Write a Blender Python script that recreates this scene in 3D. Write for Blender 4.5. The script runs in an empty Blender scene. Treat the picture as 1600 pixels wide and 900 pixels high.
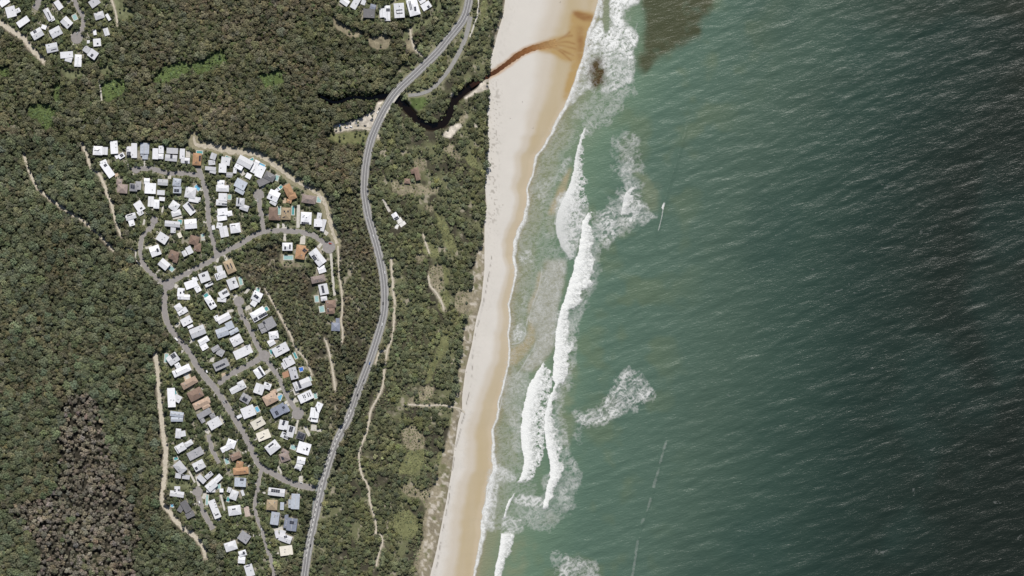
import bpy, math, random
import numpy as np

# ------------------------------------------------------------------ camera, sky, sun, exposure
SC = bpy.context.scene
CAM_H = 5000.0
cam_d = bpy.data.cameras.new('camera')
cam_d.sensor_width = 36.0
cam_d.lens = 36.0 * (CAM_H - 7.0) / 1600.0
cam_d.clip_start = 10.0
cam_d.clip_end = 60000.0
cam = bpy.data.objects.new('camera', cam_d)
SC.collection.objects.link(cam)
cam.location = (0, 0, CAM_H)
cam.rotation_euler = (0, 0, 0)
SC.camera = cam

SUN_EL, SUN_AZ = math.radians(50), math.radians(4)      # azimuth clockwise from +Y (north)
W = bpy.data.worlds.new('World')
SC.world = W
W.use_nodes = True
wn = W.node_tree.nodes
sky = wn.new('ShaderNodeTexSky')
sky.sky_type = 'NISHITA'
sky.sun_disc = False
sky.sun_elevation = SUN_EL
sky.sun_rotation = SUN_AZ
wn['Background'].inputs[1].default_value = 0.065
W.node_tree.links.new(sky.outputs[0], wn['Background'].inputs[0])
sun_d = bpy.data.lights.new('sun', 'SUN')
sun_d.energy = 4.6
sun_d.angle = math.radians(0.55)
sun_d.color = (1.0, 0.955, 0.89)
sun = bpy.data.objects.new('sun', sun_d)
SC.collection.objects.link(sun)
sun.location = (0, 600, 900)
sun.rotation_euler = (-(math.pi / 2 - SUN_EL), 0, -SUN_AZ)
SC.view_settings.view_transform = 'Standard'
SC.view_settings.look = 'None'
SC.view_settings.gamma = 1
SC.view_settings.use_curve_mapping = False
SC.view_settings.exposure = 0.1
SC.render.engine = 'CYCLES'
SC.cycles.max_bounces = 5
SC.cycles.diffuse_bounces = 2
SC.cycles.glossy_bounces = 2
SC.cycles.transparent_max_bounces = 6
SC.cycles.caustics_reflective = False
SC.cycles.caustics_refractive = False

rng = np.random.default_rng(7)
random.seed(11)

# ------------------------------------------------------------------ helpers: plan coordinates, noise, raster
# plan coordinates (u east, v south, metres); world x = u-800, y = 450-v
def X(u): return u - 800.0
def Y(v): return 450.0 - v
U0, V0, NU, NV = -40, -40, 1680, 980           # survey raster: 1 m cells
gu, gv = np.meshgrid(np.arange(NU) + U0 + 0.5, np.arange(NV) + V0 + 0.5)

def sstep(a, b, x):
    t = np.clip((x - a) / (b - a), 0, 1)
    return t * t * (3 - 2 * t)
_grids = {}
def vnoise(u, v, s, seed):
    if seed not in _grids:
        _grids[seed] = np.random.default_rng(seed).random((256, 256))
    g = _grids[seed]
    a, b = np.asarray(u) / s, np.asarray(v) / s
    i, j = np.floor(a).astype(int), np.floor(b).astype(int)
    fa, fb = a - i, b - j
    fa = fa * fa * (3 - 2 * fa); fb = fb * fb * (3 - 2 * fb)
    i0, i1, j0, j1 = i & 255, (i + 1) & 255, j & 255, (j + 1) & 255
    return (g[j0, i0] * (1 - fa) + g[j0, i1] * fa) * (1 - fb) + (g[j1, i0] * (1 - fa) + g[j1, i1] * fa) * fb
def fbm(u, v, s, seed, o=4):
    t, amp, tot = 0.0, 1.0, 0.0
    for k in range(o):
        t = t + amp * vnoise(u + 37.7 * k, v + 91.3 * k, s, seed + k)
        tot += amp; amp *= 0.55; s *= 0.5
    return t / tot
def smooth_line(pts, step=2.0):
    P = np.array(pts, float)
    if len(P) < 3:
        n = max(2, int(np.hypot(*(P[1] - P[0])) / step))
        t = np.linspace(0, 1, n)[:, None]
        return P[0] * (1 - t) + P[1] * t
    Q = np.vstack([2 * P[0] - P[1], P, 2 * P[-1] - P[-2]])
    out = []
    for i in range(1, len(Q) - 2):
        p0, p1, p2, p3 = Q[i - 1], Q[i], Q[i + 1], Q[i + 2]
        n = max(2, int(np.hypot(*(p2[:2] - p1[:2])) / step))
        t = (np.arange(n) / n)[:, None]
        out.append(0.5 * (2 * p1 + (p2 - p0) * t + (2 * p0 - 5 * p1 + 4 * p2 - p3) * t ** 2 + (3 * p1 - p0 - 3 * p2 + p3) * t ** 3))
    out.append(P[-1:])
    return np.vstack(out)
def dist_line(pts, rad=40):
    """distance raster to a polyline (only within rad)"""
    D = np.full((NV, NU), 1e3, np.float32)
    L = np.array(pts, float)[:, :2]
    for a, b in zip(L[:-1], L[1:]):
        i0 = int(max(0, min(a[0], b[0]) - rad - U0)); i1 = int(min(NU, max(a[0], b[0]) + rad - U0 + 1))
        j0 = int(max(0, min(a[1], b[1]) - rad - V0)); j1 = int(min(NV, max(a[1], b[1]) + rad - V0 + 1))
        if i1 <= i0 or j1 <= j0: continue
        su, sv = gu[j0:j1, i0:i1], gv[j0:j1, i0:i1]
        d = b - a; q = max(1e-9, d @ d)
        t = np.clip(((su - a[0]) * d[0] + (sv - a[1]) * d[1]) / q, 0, 1)
        dd = np.hypot(su - a[0] - t * d[0], sv - a[1] - t * d[1])
        D[j0:j1, i0:i1] = np.minimum(D[j0:j1, i0:i1], dd)
    return D
def poly_mask(pts):
    M = np.zeros((NV, NU), bool)
    P = np.array(pts, float)
    i0 = int(max(0, P[:, 0].min() - U0 - 1)); i1 = int(min(NU, P[:, 0].max() - U0 + 2))
    j0 = int(max(0, P[:, 1].min() - V0 - 1)); j1 = int(min(NV, P[:, 1].max() - V0 + 2))
    if i1 <= i0 or j1 <= j0: return M
    su, sv = gu[j0:j1, i0:i1], gv[j0:j1, i0:i1]
    c = np.zeros(su.shape, bool)
    for a, b in zip(P, np.roll(P, -1, 0)):
        if a[1] == b[1]: continue
        c ^= ((a[1] > sv) != (b[1] > sv)) & (su < (b[0] - a[0]) * (sv - a[1]) / (b[1] - a[1]) + a[0])
    M[j0:j1, i0:i1] = c
    return M
def span_mask(rows):
    """rows of (v, left, right)"""
    return poly_mask([(l, v) for v, l, r in rows] + [(r, v) for v, l, r in rows[::-1]])
def blur(A, r):
    """soft-edged copy of a mask, worked only around its filled cells"""
    A = A.astype(np.float32)
    js, is_ = np.nonzero(A.any(1))[0], np.nonzero(A.any(0))[0]
    if len(js) == 0: return A
    q = 4 * r + 4
    j0, j1, i0, i1 = max(0, js[0] - q), min(NV, js[-1] + q), max(0, is_[0] - q), min(NU, is_[-1] + q)
    out_ = np.zeros_like(A); out_[j0:j1, i0:i1] = blur_all(A[j0:j1, i0:i1], r)
    return out_
def blur_all(A, r):
    for _ in range(2):
        for ax in (0, 1):
            n = 2 * r + 1
            pad = [(0, 0), (0, 0)]; pad[ax] = (r + 1, r)
            c = np.cumsum(np.pad(A, pad, mode='edge'), axis=ax, dtype=np.float64)
            A = ((c[n:] - c[:-n]) if ax == 0 else (c[:, n:] - c[:, :-n])) / n
    return A.astype(np.float32)
def samp(A, u, v):
    a = np.clip(np.asarray(u) - U0 - 0.5, 0, NU - 1.001); b = np.clip(np.asarray(v) - V0 - 0.5, 0, NV - 1.001)
    i, j = a.astype(int), b.astype(int); fa, fb = a - i, b - j
    return (A[j, i] * (1 - fa) + A[j, i + 1] * fa) * (1 - fb) + (A[j + 1, i] * (1 - fa) + A[j + 1, i + 1] * fa) * fb

# ------------------------------------------------------------------ materials
MATS = {}
def lin(r, g, b):
    def f(c):
        c /= 255.0
        return c / 12.92 if c <= 0.04045 else ((c + 0.055) / 1.055) ** 2.4
    return (f(r), f(g), f(b))
def mat(name, col=(0.5, 0.5, 0.5), rough=0.7, spec=0.3, attr=None, noise=None, metal=0.0, bump=None, island=0.0):
    """noise=(scale, amount): a second procedural tone; attr: colour attribute that multiplies nothing but gives the colour"""
    if name in MATS: return MATS[name]
    m = bpy.data.materials.new(name); m.use_nodes = True
    nt = m.node_tree; N = nt.nodes; L = nt.links
    b = N['Principled BSDF']
    b.inputs['Roughness'].default_value = rough
    b.inputs['Specular IOR Level'].default_value = spec
    b.inputs['Metallic'].default_value = metal
    if attr:
        a = N.new('ShaderNodeAttribute'); a.attribute_name = attr; src = a.outputs['Color']
    else:
        a = N.new('ShaderNodeRGB'); a.outputs[0].default_value = (*col, 1); src = a.outputs[0]
    if noise:
        tc = N.new('ShaderNodeTexCoord')
        nz = N.new('ShaderNodeTexNoise'); nz.inputs['Scale'].default_value = noise[0]; nz.inputs['Detail'].default_value = 5
        nz.inputs['Roughness'].default_value = 0.62
        L.new(tc.outputs['Object'], nz.inputs['Vector'])
        mr = N.new('ShaderNodeMapRange'); mr.inputs['From Min'].default_value = 0.25; mr.inputs['From Max'].default_value = 0.75
        mr.inputs['To Min'].default_value = 1 - noise[1]; mr.inputs['To Max'].default_value = 1 + noise[1]
        L.new(nz.outputs[0], mr.inputs[0])
        mx = N.new('ShaderNodeVectorMath'); mx.operation = 'SCALE'
        L.new(src, mx.inputs[0]); L.new(mr.outputs[0], mx.inputs['Scale']); src = mx.outputs[0]
    L.new(src, b.inputs['Base Color'])
    if bump:
        tc = N.new('ShaderNodeTexCoord')
        nz = N.new('ShaderNodeTexNoise'); nz.inputs['Scale'].default_value = bump[0]; nz.inputs['Detail'].default_value = 6
        L.new(tc.outputs['Object'], nz.inputs['Vector'])
        bp = N.new('ShaderNodeBump'); bp.inputs['Strength'].default_value = bump[1]; bp.inputs['Distance'].default_value = bump[2]
        L.new(nz.outputs[0], bp.inputs['Height']); L.new(bp.outputs[0], b.inputs['Normal'])
    MATS[name] = m
    return m

COL = SC.collection
def link(o): COL.objects.link(o); return o
def mesh_obj(name, verts, faces, m, parent=None, loc=(0, 0, 0), cols=None, smooth=False, mats=None, midx=None):
    me = bpy.data.meshes.new(name)
    me.from_pydata([tuple(map(float, p)) for p in verts] if not isinstance(verts, np.ndarray) else verts.tolist(), [], faces if not isinstance(faces, np.ndarray) else faces.tolist())
    for q in (mats or [m]): me.materials.append(q)
    if midx is not None: me.polygons.foreach_set('material_index', midx)
    if cols is not None:
        at = me.color_attributes.new('Col', 'FLOAT_COLOR', 'POINT')
        c4 = np.ones((len(verts), 4), np.float32); c4[:, :cols.shape[1]] = cols
        at.data.foreach_set('color', c4.ravel())
    if smooth: me.polygons.foreach_set('use_smooth', [True] * len(me.polygons))
    o = bpy.data.objects.new(name, me)
    o.location = loc
    if parent is not None: o.parent = parent
    return link(o)
def tag(o, label=None, cat=None, group=None, kind=None):
    if label: o['label'] = label
    if cat: o['category'] = cat
    if group: o['group'] = group
    if kind: o['kind'] = kind
    return o
def empty(name, loc):
    e = bpy.data.objects.new(name, None); e.location = loc; e.empty_display_size = 1
    return link(e)
def big_grid(us, vs, zf):
    """fast grid mesh data"""
    u, v = np.meshgrid(us, vs)
    z = zf(u, v)
    P = np.stack([X(u).ravel(), Y(v).ravel(), z.ravel()], 1)
    nx, ny = len(us), len(vs)
    i = np.arange(nx - 1)[None, :] + nx * np.arange(ny - 1)[:, None]
    F = np.stack([i, i + nx, i + nx + 1, i + 1], -1).reshape(-1, 4)
    return u.ravel(), v.ravel(), P, F
def fast_mesh(name, P, F, m, cols=None, smooth=True, parent=None):
    me = bpy.data.meshes.new(name)
    n, f = len(P), len(F)
    me.vertices.add(n); me.vertices.foreach_set('co', P.astype(np.float32).ravel())
    me.loops.add(f * 4); me.loops.foreach_set('vertex_index', F.astype(np.int32).ravel())
    me.polygons.add(f); me.polygons.foreach_set('loop_start', np.arange(f, dtype=np.int32) * 4)
    me.update(calc_edges=True)
    me.polygons.foreach_set('use_smooth', np.full(f, smooth))
    me.materials.append(m)
    if cols is not None:
        at = me.color_attributes.new('Col', 'FLOAT_COLOR', 'POINT')
        c4 = np.ones((n, 4), np.float32); c4[:, :cols.shape[1]] = cols
        at.data.foreach_set('color', c4.ravel())
    o = bpy.data.objects.new(name, me)
    if parent is not None: o.parent = parent
    return link(o)

# ------------------------------------------------------------------ survey lines
VEG = np.array([(-900, 830), (-40, 793), (0, 789), (20, 787), (50, 778), (70, 773), (100, 764), (112, 762), (128, 764), (145, 764), (180, 761), (200, 763), (240, 758), (280, 757),
                (320, 760), (350, 757), (385, 757), (420, 757), (470, 752), (500, 744), (540, 737), (580, 727), (620, 722), (640, 722),
                (660, 716), (700, 710), (740, 705), (780, 698), (820, 690), (860, 682), (900, 672), (940, 662), (1800, 500)], float)
TRE = np.array([(-900, 826), (-40, 789), (0, 785), (60, 770), (100, 762), (140, 762), (300, 757), (380, 751), (400, 740), (470, 732), (520, 721), (580, 713),
                (620, 708), (660, 703), (700, 692), (740, 682), (780, 668), (820, 664), (900, 652), (940, 645), (1800, 490)], float)
WAT = np.array([(-900, 960), (-40, 936), (0, 933), (20, 931), (40, 925), (60, 914), (80, 911), (100, 906), (130, 895), (150, 889), (180, 875), (200, 864), (240, 839), (280, 828),
                (320, 822), (345, 817), (360, 810), (400, 801), (430, 804), (480, 796), (520, 794), (545, 796), (580, 789), (600, 783), (640, 777),
                (690, 768), (720, 770), (735, 771), (760, 760), (800, 757), (840, 749), (900, 738), (940, 728), (1800, 600)], float)
_v = np.arange(-60, 960, 5.0)
_w = np.interp(_v, WAT[:, 0], WAT[:, 1]) + 5.0 * (vnoise(_v, _v * 0 + 3, 21, 401) - 0.5) + 2.6 * (vnoise(_v, _v * 0 + 9, 8, 402) - 0.5)      # scalloped edge of the swash
WAT = np.vstack([WAT[:1], np.column_stack([_v, _w]), WAT[-1:]])
def lineu(T, v): return np.interp(v, T[:, 0], T[:, 1])
CREEK = smooth_line([(741, 131), (728, 141), (714, 153), (705, 168), (701, 182), (691, 194), (675, 198), (658, 192), (645, 180), (634, 168), (620, 156), (601, 150), (578, 154), (550, 152), (524, 160), (500, 150)], 3)
D_CREEK = dist_line(CREEK, 30)
OUTFLOW = [(735, 135), (752, 125), (765, 117), (780, 108), (795, 97), (810, 86), (825, 78), (840, 73), (855, 70), (870, 67)]
D_OUT = dist_line(smooth_line(OUTFLOW, 3), 30)

def h0(u, v):
    """land height before the creek is cut"""
    u = np.asarray(u, float); v = np.asarray(v, float)
    xv, xw = lineu(VEG, v), lineu(WAT, v)
    land = 7.6 + 2.2 * (vnoise(u, v, 170, 301) - 0.5) + 1.2 * (vnoise(u, v, 70, 302) - 0.5)
    land = land + 13 * sstep(230, 10, u) * sstep(220, 420, v) * 1.0
    land = land + 1.2 * np.exp(-((u - xv + 14) / 12.0) ** 2)
    t = (u - xv) / np.maximum(20, xw - xv)
    beach = np.interp(t, [-0.2, 0.0, 0.12, 0.5, 0.8, 1.0, 1.4, 2.2, 9], [7, 5.6, 4.0, 2.8, 1.3, 0.12, -1.6, -4.0, -9])
    k = sstep(-10, 4, u - xv)
    return land * (1 - k) + beach * k
def hg(u, v):
    """ground: with creek bed and the outflow channel cut in"""
    z = h0(u, v)
    c = sstep(10.5, 4.0, samp(D_CREEK, u, v))
    z = z * (1 - c) + np.minimum(z, 0.8) * c
    c2 = sstep(6, 2, samp(D_OUT, u, v))
    return z - 0.6 * c2 * (np.asarray(u) < 860)

# ------------------------------------------------------------------ roads, streets, tracks
HIGHWAY = [(738, -40), (733, 0), (724, 30), (701, 60), (685, 80), (665, 100), (644, 120), (622, 141), (608, 160), (597, 179), (586, 203), (579, 222), (572, 255), (569.5, 285), (570, 305), (576, 340), (587.5, 380), (597, 420),
           (601, 455), (599.5, 490), (589, 530), (575.5, 570), (560, 610), (546, 650), (526, 690), (512, 730), (499, 778), (490, 820), (481.5, 860), (475, 905), (469, 945)]
STREETS = [   # (points, width)
    ([(206, 266), (222, 263), (242, 265), (262, 270), (285, 271), (313, 274)], 6.5),
    ([(310, 262), (317, 283), (322, 300), (325, 320), (325.5, 340), (329, 360), (334, 380), (338, 396), (330, 408), (312, 416), (292, 427), (274, 437), (261, 444)], 7),
    ([(240, 341), (238, 353), (228, 363), (221, 375), (220, 395), (224, 412), (236, 427), (252, 440), (262, 447)], 6.5),
    ([(261, 440), (258, 455), (257, 475), (258, 492), (265, 511), (276, 526), (288, 540), (297, 552), (305, 567), (313, 579), (323, 592), (335, 605), (346, 621), (358, 640), (372, 662), (383, 682), (392, 700), (399, 715), (409, 730), (426, 739), (446, 750), (467, 758), (492, 763)], 8.6),
    ([(341, 600), (352, 591), (365, 582), (385, 572), (400, 564), (411, 556)], 8),
    ([(373, 472), (377, 490), (385, 504), (392, 517), (398, 531), (405, 544), (412, 556), (420, 567), (428, 578), (436, 591), (443, 606), (450, 620), (457, 633), (464, 645)], 6.5),
    ([(337, 401), (354, 392), (378, 380), (396, 368), (412, 362), (440, 360.5), (465, 362), (486, 366.5), (501, 375), (514, 384)], 7),
    ([(404, 303), (405.5, 318), (408, 336), (410.5, 352), (412, 362)], 6.5),
    ([(326, 679), (330, 697), (336, 712), (342, 724)], 6.5),
    ([(308, 768), (311, 779), (315, 792), (321, 806), (329, 820), (333, 827)], 7.5),
    ([(410, 731), (405, 747), (403, 765), (399, 782), (399, 800), (404, 815), (410, 828), (413, 842), (418, 860), (424, 876), (429, 902), (432, 925)], 5.2),
    ([(112, -20), (118, 4), (127, 20), (131, 35), (128, 47), (121, 57)], 6.5),
    ([(63, -20), (60, 4), (54, 14)], 9),
]
CIRCLES = [(404, 304, 8.5), (373.5, 471, 8), (465.5, 646, 9.5), (514, 386, 10), (308.5, 768, 8), (120, 59, 9.5), (241, 344, 6), (213, 265, 6), (413, 556, 9), (264, 444, 9)]
SIDE_ROAD = [(735, 26), (730, 50), (723, 70), (713, 90), (701, 110), (688, 126), (675, 139), (656, 147), (638, 149)]
PATHS = [     # (points, width, kind)  kind: sand / concrete / grass
    ([(748, -10), (746, 22), (740, 42), (734, 58)], 2.6, 'concrete'),
    ([(196, 388), (211, 391), (212, 402), (217, 412), (231, 423), (241, 433), (248, 444)], 2.4, 'concrete'),
    ([(172, -6), (178, 10), (182, 25), (184, 40)], 2.2, 'sand'),
    ([(243, 552), (246, 580), (248, 602), (250, 630), (253, 660), (256, 685), (259, 705), (258, 728), (256, 752), (254, 775), (254, 786), (263, 798), (272, 810), (285, 824), (297, 832), (308, 842), (318, 856), (322, 872)], 6.5, 'sand'),
    ([(127, 222), (132, 232), (137, 245), (142, 262), (155, 272), (163, 290), (168, 305), (174, 318), (179, 338), (184, 354), (190, 368)], 3.8, 'sand'),
    ([(37, 238), (42, 258), (52, 280), (60, 295), (75, 308), (95, 322), (110, 333), (130, 345), (150, 362), (165, 377), (178, 392)], 3.7, 'sand'),
    ([(-20, 26), (4, 38), (22, 50), (38, 61), (49, 76), (60, 87), (70, 97)], 7, 'sand'),
    ([(303, 213), (306, 226), (325, 228), (345, 233), (375, 237), (400, 241), (420, 251), (440, 266), (455, 278), (475, 290), (495, 302), (506, 313), (511, 328), (516, 346), (521, 365), (526, 381)], 7.5, 'dry'),
    ([(517, 396), (519, 420), (520.5, 440), (523, 462)], 4, 'concrete'),
    ([(528, 384), (529, 400), (530, 430), (534, 455), (535, 485), (533, 502), (536, 520), (534, 536)], 2.2, 'sand'),
    ([(611, 403), (613, 430), (614, 450), (617, 476)], 3, 'sand'),
    ([(616, 480), (615.5, 505), (613, 527), (606, 546), (603, 562), (600, 582), (598, 603), (590, 622), (580, 640), (577, 655), (573, 675), (563, 700), (561, 714), (565, 740), (575, 760), (578, 785), (583, 800), (588, 822), (587, 834)], 2.5, 'sand'),
    ([(604, 548), (595, 549.5), (590, 557), (587, 568)], 2.5, 'sand'),
    ([(594, 834), (598, 846), (592, 866), (588, 884)], 2.2, 'sand'),
    ([(508, 529), (515, 552), (520, 580), (524, 610)], 2.6, 'sand'),
    ([(414, 450), (420, 462), (431, 481), (441, 500), (452, 519), (463, 545), (478, 562), (487, 586)], 2, 'sand'),
    ([(638, 632), (655, 633), (665, 634), (690, 633), (716, 638), (726, 645)], 2.2, 'sand'),
    ([(661, 366), (668, 388), (671, 396)], 2, 'sand'),
    ([(669, 430), (672, 446), (682, 458), (690, 472), (694, 484)], 2.6, 'sand'),
    ([(598, 311), (604, 322), (609, 331)], 4, 'concrete'),
    ([(641, 46), (643, 60), (648, 76), (662, 89)], 2.6, 'sand'),
    ([(154, 119), (157, 138), (159, 158)], 2.6, 'concrete'),
    ([(525, 206), (545, 202), (562, 200), (580, 203)], 3, 'sand'),
    ([(596, 187), (592, 200), (590, 216)], 3, 'sand'),
]
RD = np.full((NV, NU), 1e3, np.float32)          # clear distance beyond the edges of roads
lines_st = [smooth_line(p) for p, w in STREETS]
dist_st = []
for (p, w), L in zip(STREETS, lines_st):
    d = dist_line(L, 30) - w / 2; dist_st.append(d); RD = np.minimum(RD, d)
line_hw = smooth_line(HIGHWAY)
D_HW = dist_line(line_hw, 40)
RD = np.minimum(RD, D_HW - 6.2)
line_sr = smooth_line(SIDE_ROAD)
RD = np.minimum(RD, dist_line(line_sr, 30) - 3.4)
for cu, cv, r in CIRCLES: RD = np.minimum(RD, np.hypot(gu - cu, gv - cv) - r)
PDs, PDc, PDd = (np.full((NV, NU), 1e3, np.float32) for _ in range(3))
for p, w, k in PATHS:
    d = dist_line(smooth_line(p), 20) - w / 2
    if k == 'sand': PDs = np.minimum(PDs, d)
    elif k == 'concrete': PDc = np.minimum(PDc, d)
    else: PDd = np.minimum(PDd, d)
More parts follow.
